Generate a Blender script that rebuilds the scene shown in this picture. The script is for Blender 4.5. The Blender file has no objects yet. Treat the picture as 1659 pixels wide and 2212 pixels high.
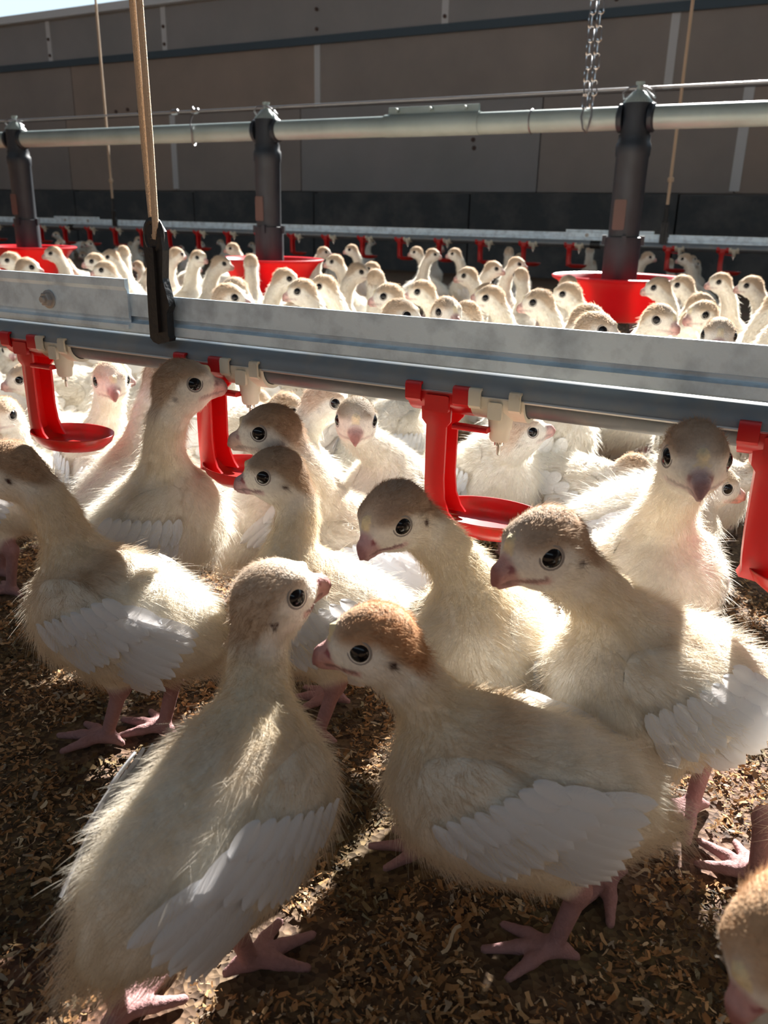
import bpy, math, random
import numpy as np
from mathutils import Matrix, Vector

random.seed(7)
rng = np.random.default_rng(11)
SC = bpy.context.scene
COL = SC.collection
R_ = math.radians

# ------------------------------------------------------------------ camera
# world frame: x runs along the drinker lines (to the right), y towards the
# far side wall, z up; the camera stands 0.35 m above the litter.
FPX = 1781.0
CX, CY = 830.0, 1106.0
CAM = np.array([0.0, 0.0, 0.35])
_dn = np.array([-110.0, 5000.0, FPX]); _dn /= np.linalg.norm(_dn)
_ln = np.array([-3480.0, -711.0, FPX]); _ln -= _dn * (_ln @ _dn); _ln /= np.linalg.norm(_ln)
_X, _Z = -_ln, -_dn
_Y = np.cross(_Z, _X)
RW = np.stack([_X, _Y, _Z])            # camera (right, down, forward) -> world


def ray(px, py):
    return RW @ np.array([(px - CX) / FPX, (py - CY) / FPX, 1.0])


def at_d(px, py, d):
    return CAM + ray(px, py) * d


def at_z(px, py, z):
    r = ray(px, py)
    return CAM + r * ((z - CAM[2]) / r[2])


cd = bpy.data.cameras.new('camera')
cam = bpy.data.objects.new('camera', cd)
COL.objects.link(cam)
_m = Matrix.Identity(4)
for i in range(3):
    _m[i][0] = RW[i][0]; _m[i][1] = -RW[i][1]; _m[i][2] = -RW[i][2]; _m[i][3] = CAM[i]
cam.matrix_world = _m
cd.sensor_fit = 'VERTICAL'
cd.sensor_height = 36.0
cd.sensor_width = 27.0
cd.lens = 36.0 * FPX / 2212.0
cd.clip_start = 0.01
cd.clip_end = 200
cd.dof.use_dof = True
cd.dof.focus_distance = 0.56
cd.dof.aperture_fstop = 17.0
SC.camera = cam

# ------------------------------------------------------------------ light
W = bpy.data.worlds.new('daylight')
SC.world = W
W.use_nodes = True
W.node_tree.nodes['Background'].inputs[0].default_value = (0.68, 0.86, 1.0, 1)
W.node_tree.nodes['Background'].inputs[1].default_value = 1.35
sd = bpy.data.lights.new('sun', 'SUN')
sd.energy = 23.0
sd.angle = R_(0.7)
sd.color = (1.0, 0.97, 0.92)
sun = bpy.data.objects.new('sun', sd)
COL.objects.link(sun)
_el, _az = R_(32.5), R_(7)              # azimuth: towards -x of the wall normal
_to = Vector((-math.sin(_az) * math.cos(_el), math.cos(_az) * math.cos(_el), math.sin(_el)))
sun.rotation_euler = _to.to_track_quat('Z', 'Y').to_euler()
sun.location = (-1, 9, 6)
# daylight that enters through the opening in the long wall behind the camera
ad = bpy.data.lights.new('rear_opening_daylight', 'AREA')
ad.shape = 'RECTANGLE'; ad.size = 14.0; ad.size_y = 1.2
ad.energy = 13.0
ad.color = (0.62, 0.82, 1.0)
al = bpy.data.objects.new('rear_opening_daylight', ad)
COL.objects.link(al)
al.location = (0, -6.0, 4.5)
al.rotation_euler = (R_(-78), 0, R_(180))
_d = Vector((0, 1.0, -0.65)).to_track_quat('-Z', 'Y'); al.rotation_euler = _d.to_euler()

SC.view_settings.view_transform = 'Standard'
SC.view_settings.look = 'None'
SC.view_settings.gamma = 1.0
SC.view_settings.use_curve_mapping = False
SC.view_settings.exposure = -0.1

# ------------------------------------------------------------------ materials
MATS = {}


def mat(name, color, rough=0.6, metal=0.0, spec=0.5, noise=None, bump=None, spotty=None):
    """noise=(scale, other colour, low, high); bump=(scale, strength)."""
    m = bpy.data.materials.new(name)
    m.use_nodes = True
    nt = m.node_tree
    b = nt.nodes['Principled BSDF']
    b.inputs['Base Color'].default_value = (*color, 1)
    b.inputs['Roughness'].default_value = rough
    b.inputs['Metallic'].default_value = metal
    b.inputs['Specular IOR Level'].default_value = spec
    tc = nt.nodes.new('ShaderNodeTexCoord')
    if noise:
        sc, c2, lo, hi = noise
        n = nt.nodes.new('ShaderNodeTexNoise')
        n.inputs['Scale'].default_value = sc
        n.inputs['Detail'].default_value = 5
        n.inputs['Roughness'].default_value = 0.6
        nt.links.new(tc.outputs['Object'], n.inputs['Vector'])
        r = nt.nodes.new('ShaderNodeValToRGB')
        r.color_ramp.elements[0].position = lo
        r.color_ramp.elements[0].color = (*color, 1)
        r.color_ramp.elements[1].position = hi
        r.color_ramp.elements[1].color = (*c2, 1)
        nt.links.new(n.outputs['Fac'], r.inputs['Fac'])
        nt.links.new(r.outputs['Color'], b.inputs['Base Color'])
    if bump:
        n2 = nt.nodes.new('ShaderNodeTexNoise')
        n2.inputs['Scale'].default_value = bump[0]
        n2.inputs['Detail'].default_value = 4
        nt.links.new(tc.outputs['Object'], n2.inputs['Vector'])
        bp = nt.nodes.new('ShaderNodeBump')
        bp.inputs['Strength'].default_value = bump[1]
        bp.inputs['Distance'].default_value = 0.01
        nt.links.new(n2.outputs['Fac'], bp.inputs['Height'])
        nt.links.new(bp.outputs['Normal'], b.inputs['Normal'])
    MATS[name] = m
    return m


mat('galvanised', (0.70, 0.86, 0.98), 0.45, 0.25, noise=(38, (0.42, 0.53, 0.63), 0.45, 0.72), bump=(300, 0.04))
mat('pipe_grey', (0.075, 0.085, 0.095), 0.45, noise=(60, (0.13, 0.12, 0.11), 0.5, 0.8))
mat('cover_grey', (0.20, 0.235, 0.27), 0.42, noise=(45, (0.27, 0.27, 0.26), 0.45, 0.75))
mat('lip_steel', (0.42, 0.41, 0.40), 0.4, 0.5)
mat('red_plastic', (0.62, 0.012, 0.014), 0.32, noise=(55, (0.45, 0.03, 0.025), 0.55, 0.8))
mat('red_dirty', (0.50, 0.015, 0.015), 0.3, noise=(45, (0.20, 0.05, 0.025), 0.45, 0.7))
mat('cream_plastic', (0.62, 0.58, 0.48), 0.45, noise=(70, (0.50, 0.38, 0.22), 0.55, 0.85))
mat('chrome', (0.75, 0.75, 0.76), 0.15, 1.0)
mat('black_plastic', (0.012, 0.012, 0.013), 0.45, bump=(200, 0.1))
mat('cord', (0.62, 0.46, 0.32), 0.85, bump=(900, 0.5))
mat('tube_black', (0.009, 0.013, 0.020), 0.5, noise=(12, (0.020, 0.027, 0.038), 0.4, 0.7))
mat('tube_stain', (0.10, 0.06, 0.05), 0.6)
mat('feed_pipe', (0.36, 0.42, 0.40), 0.45, 0.3, noise=(8, (0.28, 0.33, 0.31), 0.4, 0.7))
mat('wire', (0.25, 0.24, 0.25), 0.35, 0.8)
mat('panel', (0.34, 0.30, 0.275), 0.7, noise=(2.2, (0.28, 0.25, 0.235), 0.35, 0.7))
mat('panel_warm', (0.38, 0.305, 0.26), 0.7, noise=(2.2, (0.31, 0.26, 0.225), 0.35, 0.7))
mat('panel_grey', (0.33, 0.32, 0.32), 0.7, noise=(2.2, (0.28, 0.28, 0.28), 0.35, 0.7))
mat('strip_white', (0.62, 0.63, 0.64), 0.5)
mat('batten', (0.055, 0.085, 0.11), 0.5)
mat('plinth', (0.075, 0.082, 0.088), 0.85, noise=(5, (0.16, 0.155, 0.15), 0.45, 0.75), bump=(20, 0.5))
mat('sill', (0.70, 0.74, 0.78), 0.4)
mat('ceiling_sheet', (0.22, 0.23, 0.25), 0.6)
mat('eye_black', (0.005, 0.004, 0.005), 0.14, spec=0.4)
mat('pale_wood', (0.52, 0.40, 0.26), 0.8, noise=(200, (0.40, 0.29, 0.18), 0.4, 0.7))
mat('eyelid', (0.30, 0.27, 0.25), 0.8)
mat('red_pan', (0.70, 0.010, 0.018), 0.35)

# translucent red of the feed pans: sunlight shows through the wall of the pan
for nm in ('red_pan', 'red_plastic', 'red_dirty'):
    nt = MATS[nm].node_tree
    b = nt.nodes['Principled BSDF']
    tr = nt.nodes.new('ShaderNodeBsdfTranslucent')
    tr.inputs[0].default_value = (0.75, 0.01, 0.02, 1)
    mx = nt.nodes.new('ShaderNodeMixShader')
    mx.inputs[0].default_value = 0.30 if nm == 'red_pan' else 0.15
    nt.links.new(b.outputs[0], mx.inputs[1]); nt.links.new(tr.outputs[0], mx.inputs[2])
    nt.links.new(mx.outputs[0], nt.nodes['Material Output'].inputs[0])


def attr_mat(name, rough=0.8, translucent=0.0, spec=0.2, sss=0.0, bump=None):
    m = bpy.data.materials.new(name)
    m.use_nodes = True
    nt = m.node_tree
    b = nt.nodes['Principled BSDF']
    a = nt.nodes.new('ShaderNodeAttribute')
    a.attribute_name = 'tint'
    nt.links.new(a.outputs['Color'], b.inputs['Base Color'])
    b.inputs['Roughness'].default_value = rough
    b.inputs['Specular IOR Level'].default_value = spec
    if sss:
        b.inputs['Subsurface Weight'].default_value = sss
        b.inputs['Subsurface Radius'].default_value = (1.0, 0.55, 0.40)
        b.inputs['Subsurface Scale'].default_value = 0.006
    if bump:
        tc = nt.nodes.new('ShaderNodeTexCoord')
        n2 = nt.nodes.new('ShaderNodeTexNoise')
        n2.inputs['Scale'].default_value = bump[0]
        nt.links.new(tc.outputs['Object'], n2.inputs['Vector'])
        bp = nt.nodes.new('ShaderNodeBump')
        bp.inputs['Strength'].default_value = bump[1]
        bp.inputs['Distance'].default_value = 0.002
        nt.links.new(n2.outputs['Fac'], bp.inputs['Height'])
        nt.links.new(bp.outputs['Normal'], b.inputs['Normal'])
    if translucent:
        tr = nt.nodes.new('ShaderNodeBsdfTranslucent')
        nt.links.new(a.outputs['Color'], tr.inputs[0])
        mx = nt.nodes.new('ShaderNodeMixShader')
        mx.inputs[0].default_value = translucent
        nt.links.new(b.outputs[0], mx.inputs[1]); nt.links.new(tr.outputs[0], mx.inputs[2])
        nt.links.new(mx.outputs[0], nt.nodes['Material Output'].inputs[0])
    MATS[name] = m


attr_mat('bird_skin', 0.75, spec=0.2, bump=(700, 0.35))
attr_mat('bird_down', 0.7, translucent=0.65, spec=0.12)
attr_mat('chips', 0.85, spec=0.15)


def feather_mat():
    m = bpy.data.materials.new('feather')
    m.use_nodes = True
    nt = m.node_tree
    b = nt.nodes['Principled BSDF']
    b.inputs['Base Color'].default_value = (0.76, 0.79, 0.83, 1)
    b.inputs['Roughness'].default_value = 0.55
    tc = nt.nodes.new('ShaderNodeTexCoord')
    wv = nt.nodes.new('ShaderNodeTexWave')
    wv.bands_direction = 'DIAGONAL'
    wv.inputs['Scale'].default_value = 14
    wv.inputs['Distortion'].default_value = 1.5
    nt.links.new(tc.outputs['Generated'], wv.inputs['Vector'])
    bp = nt.nodes.new('ShaderNodeBump')
    bp.inputs['Strength'].default_value = 0.15
    bp.inputs['Distance'].default_value = 0.002
    nt.links.new(wv.outputs['Fac'], bp.inputs['Height'])
    nt.links.new(bp.outputs['Normal'], b.inputs['Normal'])
    tr = nt.nodes.new('ShaderNodeBsdfTranslucent')
    tr.inputs[0].default_value = (0.80, 0.76, 0.74, 1)
    mx = nt.nodes.new('ShaderNodeMixShader')
    mx.inputs[0].default_value = 0.3
    nt.links.new(b.outputs[0], mx.inputs[1]); nt.links.new(tr.outputs[0], mx.inputs[2])
    nt.links.new(mx.outputs[0], nt.nodes['Material Output'].inputs[0])
    MATS['feather'] = m


feather_mat()


def floor_mat():
    m = bpy.data.materials.new('litter')
    m.use_nodes = True
    nt = m.node_tree
    b = nt.nodes['Principled BSDF']
    b.inputs['Roughness'].default_value = 0.9
    tc = nt.nodes.new('ShaderNodeTexCoord')
    v = nt.nodes.new('ShaderNodeTexVoronoi')
    v.inputs['Scale'].default_value = 260
    nt.links.new(tc.outputs['Object'], v.inputs['Vector'])
    r = nt.nodes.new('ShaderNodeValToRGB')
    e = r.color_ramp.elements
    e[0].position = 0.0; e[0].color = (0.050, 0.026, 0.014, 1)
    e[1].position = 1.0; e[1].color = (0.30, 0.19, 0.10, 1)
    x = e.new(0.45); x.color = (0.15, 0.085, 0.045, 1)
    nt.links.new(v.outputs['Color'], r.inputs['Fac'])
    n = nt.nodes.new('ShaderNodeTexNoise')
    n.inputs['Scale'].default_value = 9
    nt.links.new(tc.outputs['Object'], n.inputs['Vector'])
    mx = nt.nodes.new('ShaderNodeMix'); mx.data_type = 'RGBA'; mx.blend_type = 'MULTIPLY'
    mx.inputs[0].default_value = 0.5
    nt.links.new(r.outputs['Color'], mx.inputs[6]); nt.links.new(n.outputs['Color'], mx.inputs[7])
    nt.links.new(mx.outputs[2], b.inputs['Base Color'])
    bp = nt.nodes.new('ShaderNodeBump')
    bp.inputs['Strength'].default_value = 0.5
    bp.inputs['Distance'].default_value = 0.003
    nt.links.new(v.outputs['Distance'], bp.inputs['Height'])
    nt.links.new(bp.outputs['Normal'], b.inputs['Normal'])
    MATS['litter'] = m


floor_mat()


# ------------------------------------------------------------------ helpers
def mesh_obj(name, verts, faces, m, parent=None, smooth=False):
    me = bpy.data.meshes.new(name)
    me.from_pydata([tuple(v) for v in verts], [], [tuple(f) for f in faces])
    if smooth:
        me.polygons.foreach_set('use_smooth', [True] * len(me.polygons))
    me.materials.append(MATS[m])
    me.update()
    o = bpy.data.objects.new(name, me)
    COL.objects.link(o)
    if parent is not None:
        o.parent = parent
    return o


class MB:
    """collects shapes of ONE part and links them as one mesh object"""

    def __init__(self):
        self.v, self.f = [], []

    def add(self, vs, fs):
        k = len(self.v)
        self.v += [tuple(map(float, p)) for p in vs]
        self.f += [tuple(i + k for i in f) for f in fs]
        return self

    def box(self, x0, x1, y0, y1, z0, z1, M=None):
        vs = [(x, y, z) for x in (x0, x1) for y in (y0, y1) for z in (z0, z1)]
        if M is not None:
            vs = [M @ Vector(p) for p in vs]
        return self.add(vs, [(0, 1, 3, 2), (4, 6, 7, 5), (0, 4, 5, 1), (2, 3, 7, 6), (0, 2, 6, 4), (1, 5, 7, 3)])

    def bevbox(self, x0, x1, y0, y1, z0, z1, b, axis='z'):
        """box with the edges parallel to one axis rounded"""
        a0, a1, c0, c1, h0, h1 = {'z': (x0, x1, y0, y1, z0, z1), 'x': (y0, y1, z0, z1, x0, x1), 'y': (x0, x1, z0, z1, y0, y1)}[axis]
        pts = []
        for (cx, cy, s) in ((a1 - b, c1 - b, 0), (a0 + b, c1 - b, 90), (a0 + b, c0 + b, 180), (a1 - b, c0 + b, 270)):
            for k in range(4):
                t = R_(s + 30 * k)
                pts.append((cx + b * math.cos(t), cy + b * math.sin(t)))
        n = len(pts)
        tr = {'z': lambda p, h: (p[0], p[1], h), 'x': lambda p, h: (h, p[0], p[1]), 'y': lambda p, h: (p[0], h, p[1])}[axis]
        vs = [tr(p, h0) for p in pts] + [tr(p, h1) for p in pts]
        fs = [tuple(range(n))[::-1], tuple(range(n, 2 * n))] + [(i, (i + 1) % n, n + (i + 1) % n, n + i) for i in range(n)]
        return self.add(vs, fs)

    def tube(self, pts, r, n=10, caps=True, closed=False):
        pts = [Vector(p) for p in pts]
        rr = r if isinstance(r, (list, tuple)) else [r] * len(pts)
        k0 = len(pts)
        vs = []
        up = None
        for i, p in enumerate(pts):
            if closed:
                t = (pts[(i + 1) % k0] - pts[i - 1])
            else:
                t = pts[min(i + 1, k0 - 1)] - pts[max(i - 1, 0)]
            t.normalize()
            if up is None:
                up = Vector((0, 0, 1)) if abs(t.z) < 0.9 else Vector((1, 0, 0))
            a = t.cross(up).normalized()
            up = a.cross(t).normalized()
            for k in range(n):
                q = 2 * math.pi * k / n
                vs.append(p + (a * math.cos(q) + up * math.sin(q)) * rr[i])
        fs = []
        for i in range(k0 if closed else k0 - 1):
            j = (i + 1) % k0
            for k in range(n):
                fs.append((i * n + k, i * n + (k + 1) % n, j * n + (k + 1) % n, j * n + k))
        if caps and not closed:
            fs.append(tuple(range(n))[::-1])
            fs.append(tuple((k0 - 1) * n + k for k in range(n)))
        return self.add(vs, fs)

    def lathe(self, prof, n=32, c=(0, 0, 0), caps=(False, False), M=None):
        vs = []
        for (r, z) in prof:
            for k in range(n):
                q = 2 * math.pi * k / n
                p = Vector((r * math.cos(q), r * math.sin(q), z))
                if M is not None:
                    p = M @ p
                vs.append((p[0] + c[0], p[1] + c[1], p[2] + c[2]))
        fs = []
        for i in range(len(prof) - 1):
            for k in range(n):
                fs.append((i * n + k, i * n + (k + 1) % n, (i + 1) * n + (k + 1) % n, (i + 1) * n + k))
        if caps[0]:
            fs.append(tuple(range(n))[::-1])
        if caps[1]:
            fs.append(tuple((len(prof) - 1) * n + k for k in range(n)))
        return self.add(vs, fs)

    def extrude_x(self, prof, x0, x1):
        """closed (y, z) outline pushed along x"""
        n = len(prof)
        vs = [(x0, p[0], p[1]) for p in prof] + [(x1, p[0], p[1]) for p in prof]
        fs = [(i, (i + 1) % n, n + (i + 1) % n, n + i) for i in range(n)]
        return self.add(vs, fs)

    def build(self, name, m, parent=None, smooth=False):
        return mesh_obj(name, self.v, self.f, m, parent, smooth)


def tag(o, label=None, cat=None, group=None, kind=None):
    if label: o['label'] = label
    if cat: o['category'] = cat
    if group: o['group'] = group
    if kind: o['kind'] = kind
    return o


def empty(name, loc=(0, 0, 0), rz=0.0):
    o = bpy.data.objects.new(name, None)
    o.empty_display_size = 0.02
    COL.objects.link(o)
    o.location = loc
    o.rotation_euler = (0, 0, rz)
    return o


def copy_tree(o, parent=None):
    c = o.copy()
    COL.objects.link(c)
    c.parent = parent
    for ch in o.children:
        copy_tree(ch, c)
    return c


def autosmooth(o, deg=35):
    me = o.data
    me.polygons.foreach_set('use_smooth', [True] * len(me.polygons))
    me.set_sharp_from_angle(angle=R_(deg))
    return o


# ------------------------------------------------------------------ the barn
WY = 5.5
fl = mesh_obj('floor', [(-16, -6.2, 0), (8, -6.2, 0), (8, WY + 0.3, 0), (-16, WY + 0.3, 0)], [(0, 1, 2, 3)], 'litter')
tag(fl, 'brown wood shaving litter covering the barn floor', kind='structure')

wall = empty('wall_back', (0, WY, 0))
tag(wall, 'far side wall of tan panels above a dark concrete plinth', kind='structure')


def on_wall(name, m, x0, x1, z0, z1, proud, depth=0.06, bev=0.004):
    mb = MB()
    mb.bevbox(x0, x1, -proud, depth, z0, z1, bev, 'y')
    return mb.build(name, m, wall)


on_wall('core', 'panel_grey', -16, 8, 0.0, 1.84, -0.02, 0.14)
px = -16.0
k = 0
while px < 8:                                    # concrete plinth blocks
    w = 1.15 + 0.1 * ((k * 7) % 3)
    on_wall('plinth_block', 'plinth', px + 0.006, px + w - 0.006, 0.0, 0.515 + 0.008 * (k % 2), 0.045)
    px += w; k += 1
low = [-16, -14.6, -13.4, -12.2, -11, -9.8, -8.6, -7.38, -6.15, -4.95, -3.73, -1.90, -0.70, 0.5, 1.7, 2.9, 4.1, 5.3, 6.5, 8]
for i in range(len(low) - 1):
    on_wall('panel', ['panel', 'panel_warm', 'panel', 'panel_grey'][(i * 5 + 1) % 4 if low[i] != -6.15 else 1], low[i] + 0.004, low[i + 1] - 0.004, 0.53, 1.085, 0.012)
mid = [-16, -13.3, -10.9, -8.45, -6.03, -3.58, -1.15, 1.3, 3.7, 6.1, 8]
for i in range(len(mid) - 1):
    on_wall('panel', ['panel', 'panel_warm', 'panel'][i % 3], mid[i] + 0.004, mid[i + 1] - 0.004, 1.09, 1.50, 0.012)
up = [-16, -13.6, -11.2, -8.7, -6.25, -4.98, -2.6, -0.2, 2.2, 4.6, 8]
for i in range(len(up) - 1):
    on_wall('panel', 'panel_grey', up[i] + 0.004, up[i + 1] - 0.004, 1.525, 1.838, 0.012)
on_wall('batten', 'batten', -16, 8, 1.485, 1.535, 0.035, 0.0)
for x in (-7.38, -4.95, -0.70, 1.7):
    on_wall('joint_strip', 'strip_white', x - 0.028, x + 0.028, 0.54, 1.085, 0.018, 0.0, 0.002)
for x in (-8.45, -3.58, -1.15, 1.3):
    on_wall('joint_strip', 'strip_white', x - 0.024, x + 0.024, 1.095, 1.484, 0.018, 0.0, 0.002)
for x in (-6.25, -4.98, -2.6, -0.2):
    on_wall('joint_strip', 'strip_white', x - 0.024, x + 0.024, 1.536, 1.835, 0.018, 0.0, 0.002)
for x in (-6.25, -4.98, -3.58, -2.6, -1.5):
    for z in (1.58, 1.70):
        mb = MB(); mb.lathe([(0.012, 0), (0.012, 0.008), (0.006, 0.012)], 8, (x, -0.02, z), (True, True), Matrix.Rotation(R_(90), 3, 'X'))
        mb.build('panel_bolt', 'tube_stain', wall)
for (x, z) in ((-5.55, 1.13), (-5.42, 1.14), (-5.30, 1.12), (-2.35, 0.80), (-2.36, 0.85)):
    mb = MB(); mb.lathe([(0.014, 0), (0.014, 0.008), (0.006, 0.012)], 8, (x, -0.014, z), (True, True), Matrix.Rotation(R_(90), 3, 'X'))
    mb.build('panel_bolt', 'tube_stain', wall)
on_wall('sill', 'sill', -16, 8, 1.84, 1.895, 0.07, 0.16)

roof = MB()
roof.box(-16, 8, -6.2, WY + 0.16, 5.2, 5.27)
tag(roof.build('ceiling', 'ceiling_sheet'), 'grey sheet ceiling over the barn', kind='structure')
wf = MB()
wf.box(-16, 8, -6.2, -6.1, 0, 3.9)
tag(wf.build('wall_front', 'ceiling_sheet'), 'low side wall behind the camera under an open side', kind='structure')
we = MB(); we.box(-16.1, -16, -6.2, WY + 0.3, 0, 5.2)
tag(we.build('wall_left', 'panel'), 'end wall of the barn', kind='structure')
we = MB(); we.box(8, 8.1, -6.2, WY + 0.3, 0, 5.2)
tag(we.build('wall_right', 'panel'), 'end wall of the barn on the other side', kind='structure')

# ------------------------------------------------------------------ drinker lines
# cross-section of the aluminium support rail (y, z), z relative to the lip
RAIL = [(0.0010, 0.0460), (-0.0016, 0.0460), (-0.0016, 0.0290), (0.0030, 0.0278), (0.0030, 0.0252),
        (-0.0030, 0.0236), (-0.0030, 0.0170), (0.0010, 0.0152), (0.0060, 0.0152), (0.0060, 0.0172), (0.0010, 0.0190), (0.0050, 0.0240), (0.0050, 0.0290), (0.0010, 0.0300)]
COVER = [(0.010 + 0.0150 * math.cos(R_(a)), 0.0150 * math.sin(R_(a))) for a in range(60, 186, 9)] + \
        [(0.010 + 0.0136 * math.cos(R_(a)), 0.0136 * math.sin(R_(a))) for a in range(186, 59, -9)]


def drinker_line(y, z, x0, x1, couplings, label, hangers):
    root = empty('drinker_line', (0, y, z))
    tag(root, label, 'drinker line')
    mb = MB(); mb.extrude_x(RAIL, x0, x1)
    autosmooth(mb.build('support_rail', 'galvanised', root), 25)
    mb = MB(); mb.extrude_x(COVER, x0, x1)
    autosmooth(mb.build('pipe_cover', 'cover_grey', root), 40)
    mb = MB(); mb.tube([(x0, 0.010, 0), (x1, 0.010, 0)], 0.0125, 24)
    autosmooth(mb.build('water_pipe', 'pipe_grey', root))
    mb = MB(); mb.tube([(x0, -0.0046, 0.0), (x1, -0.0046, 0.0)], 0.0012, 8)
    autosmooth(mb.build('rail_lip', 'lip_steel', root))
    for (a, b) in couplings:
        off = [(-0.0022, 0.0572), (-0.0060, 0.0572), (-0.0060, 0.0510), (-0.0040, 0.0480), (-0.0040, 0.0275),
               (-0.0020, 0.0255), (-0.0020, 0.0240), (-0.0052, 0.0222), (-0.0052, 0.0190), (-0.0027, 0.0190), (-0.0027, 0.0225),
               (-0.0017, 0.0245), (-0.0017, 0.0290), (-0.0017, 0.0470)]
        mb = MB(); mb.extrude_x(off, a, b)
        mb.add([(b, p[0], p[1]) for p in off], [tuple(range(len(off)))])
        cp = autosmooth(mb.build('coupling_plate', 'galvanised', root), 25)
        for bx_ in (a + 0.25 * (b - a), b - 0.089):
            mb = MB()
            Mx = Matrix.Rotation(R_(90), 3, 'X')
            mb.lathe([(0.0075, 0), (0.0075, 0.0012), (0.0062, 0.0016)], 20, (bx_, -0.004, 0.0365), (True, True), Mx)
            mb.lathe([(0.0058, 0.0012), (0.0058, 0.0050), (0.0050, 0.0058)], 6, (bx_, -0.004, 0.0365), (True, True), Mx)
            mb.lathe([(0.0030, 0.0050), (0.0030, 0.0078), (0.0024, 0.0084)], 12, (bx_, -0.004, 0.0365), (True, True), Mx)
            autosmooth(mb.build('hex_bolt', 'lip_steel', cp), 30)
        jx = a + 0.35 * (b - a)                  # rubber sleeve on the pipe joint
        mb = MB(); mb.tube([(jx - 0.02, 0.010, 0), (jx + 0.02, 0.010, 0)], 0.0165, 20)
        autosmooth(mb.build('pipe_sleeve', 'black_plastic', root))
    return root


def arcpts(cy, cz, r, a0, a1, n):
    return [(cy + r * math.cos(R_(a0 + (a1 - a0) * i / n)), cz + r * math.sin(R_(a0 + (a1 - a0) * i / n))) for i in range(n + 1)]


def saddle(mb, x0, x1, tabs, z0=0.0):
    """clip that hugs the lower half of the pipe, with hooks over the lip"""
    out = arcpts(0.010, 0, 0.0158, 178, 352, 14)
    inn = arcpts(0.010, 0, 0.0131, 352, 178, 14)
    prof = out + inn
    n = len(prof)
    mb.extrude_x(prof, x0, x1)
    k = len(mb.v) - 2 * n
    h = len(out)
    for s in (0, n):
        for i in range(h - 1):
            q = [k + s + i, k + s + i + 1, k + s + n - 2 - i, k + s + n - 1 - i]
            mb.f.append(tuple(q if s == 0 else q[::-1]))
    for (a, b) in tabs:                          # hook: strap in front of the lip that bends over it
        hp = [(-0.0062, -0.0075), (-0.0084, -0.0055), (-0.0088, 0.0035), (-0.0078, 0.0056), (-0.0046, 0.0058),
              (-0.0046, 0.0042), (-0.0064, 0.0040), (-0.0070, 0.0028), (-0.0066, -0.0045), (-0.0050, -0.0065)]
        mb.extrude_x(hp, a, b)
        m_ = len(hp)
        kk = len(mb.v) - 2 * m_
        mb.f.append(tuple(kk + i for i in range(m_))[::-1])
        mb.f.append(tuple(kk + m_ + i for i in range(m_)))


def make_cup():
    """origin on the pipe lip at the middle of the red clip"""
    root = empty('drip_cup')
    mb = MB()
    saddle(mb, -0.0225, 0.0225, [(-0.0225, -0.0115), (0.0115, 0.0225)])
    mb.bevbox(-0.0085, 0.0085, -0.0075, -0.0045, -0.0125, -0.0018, 0.0012, 'y')
    c = mb.build('clip', 'red_plastic', root)
    autosmooth(c, 30)
    mb = MB(); mb.bevbox(0.012, 0.036, -0.0085, 0.000, -0.0225, -0.0190, 0.0015, 'x')
    mb.build('latch', 'red_plastic', c)
    # channel-shaped arm, open to the cup side, with a rounded spine
    mb = MB()
    rows = []
    for z, w, d in ((-0.010, 0.0125, 0.0125), (-0.020, 0.0120, 0.0120), (-0.024, 0.0085, 0.0105), (-0.060, 0.0082, 0.0105), (-0.074, 0.0086, 0.0110), (-0.083, 0.0100, 0.0115), (-0.0875, 0.0130, 0.0110)):
        x_ = -0.004 + max(0, (-0.070 - z)) * 0.25
        rows.append([(x_ + w, 0.010 - d, z), (x_ + w * 0.2, 0.010 - d * 1.15, z), (x_ - w * 0.8, 0.010 - d * 0.85, z), (x_ - w, 0.010, z), (x_ - w * 0.8, 0.010 + d * 0.85, z),
                     (x_ + w * 0.2, 0.010 + d * 1.15, z), (x_ + w, 0.010 + d, z), (x_ + w, 0.010 + d - 0.002, z), (x_ - w * 0.45, 0.010 + d * 0.6, z), (x_ - w * 0.45, 0.010 - d * 0.6, z), (x_ + w, 0.010 - d + 0.002, z)])
    n = len(rows[0])
    vs = [p for r in rows for p in r]
    fs = [(i * n + k, i * n + (k + 1) % n, (i + 1) * n + (k + 1) % n, (i + 1) * n + k) for i in range(len(rows) - 1) for k in range(n)]
    fs += [tuple(range(n)), tuple(range((len(rows) - 1) * n, len(rows) * n))[::-1]]
    mb.add(vs, fs)
    autosmooth(mb.build('arm', 'red_plastic', root), 40)
    # oval dish under the nipple
    mb = MB()
    prof = [(0.0, -0.0105), (0.40, -0.0105), (0.70, -0.0090), (0.88, -0.0045), (0.98, 0.0010), (1.0, 0.0012), (0.995, 0.0000), (0.93, -0.0055), (0.74, -0.0115), (0.42, -0.0140), (0.0, -0.0142)]
    vs, fs, nn = [], [], 36
    for (r, z) in prof:
        for k in range(nn):
            q = 2 * math.pi * k / nn
            vs.append((0.034 + 0.042 * r * math.cos(q), 0.010 + 0.030 * r * math.sin(q), -0.0815 + z))
    for i in range(len(prof) - 1):
        for k in range(nn):
            fs.append((i * nn + k, i * nn + (k + 1) % nn, (i + 1) * nn + (k + 1) % nn, (i + 1) * nn + k))
    mb.add(vs, fs)
    d = mb.build('dish', 'red_dirty', root, True)
    return root


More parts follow.
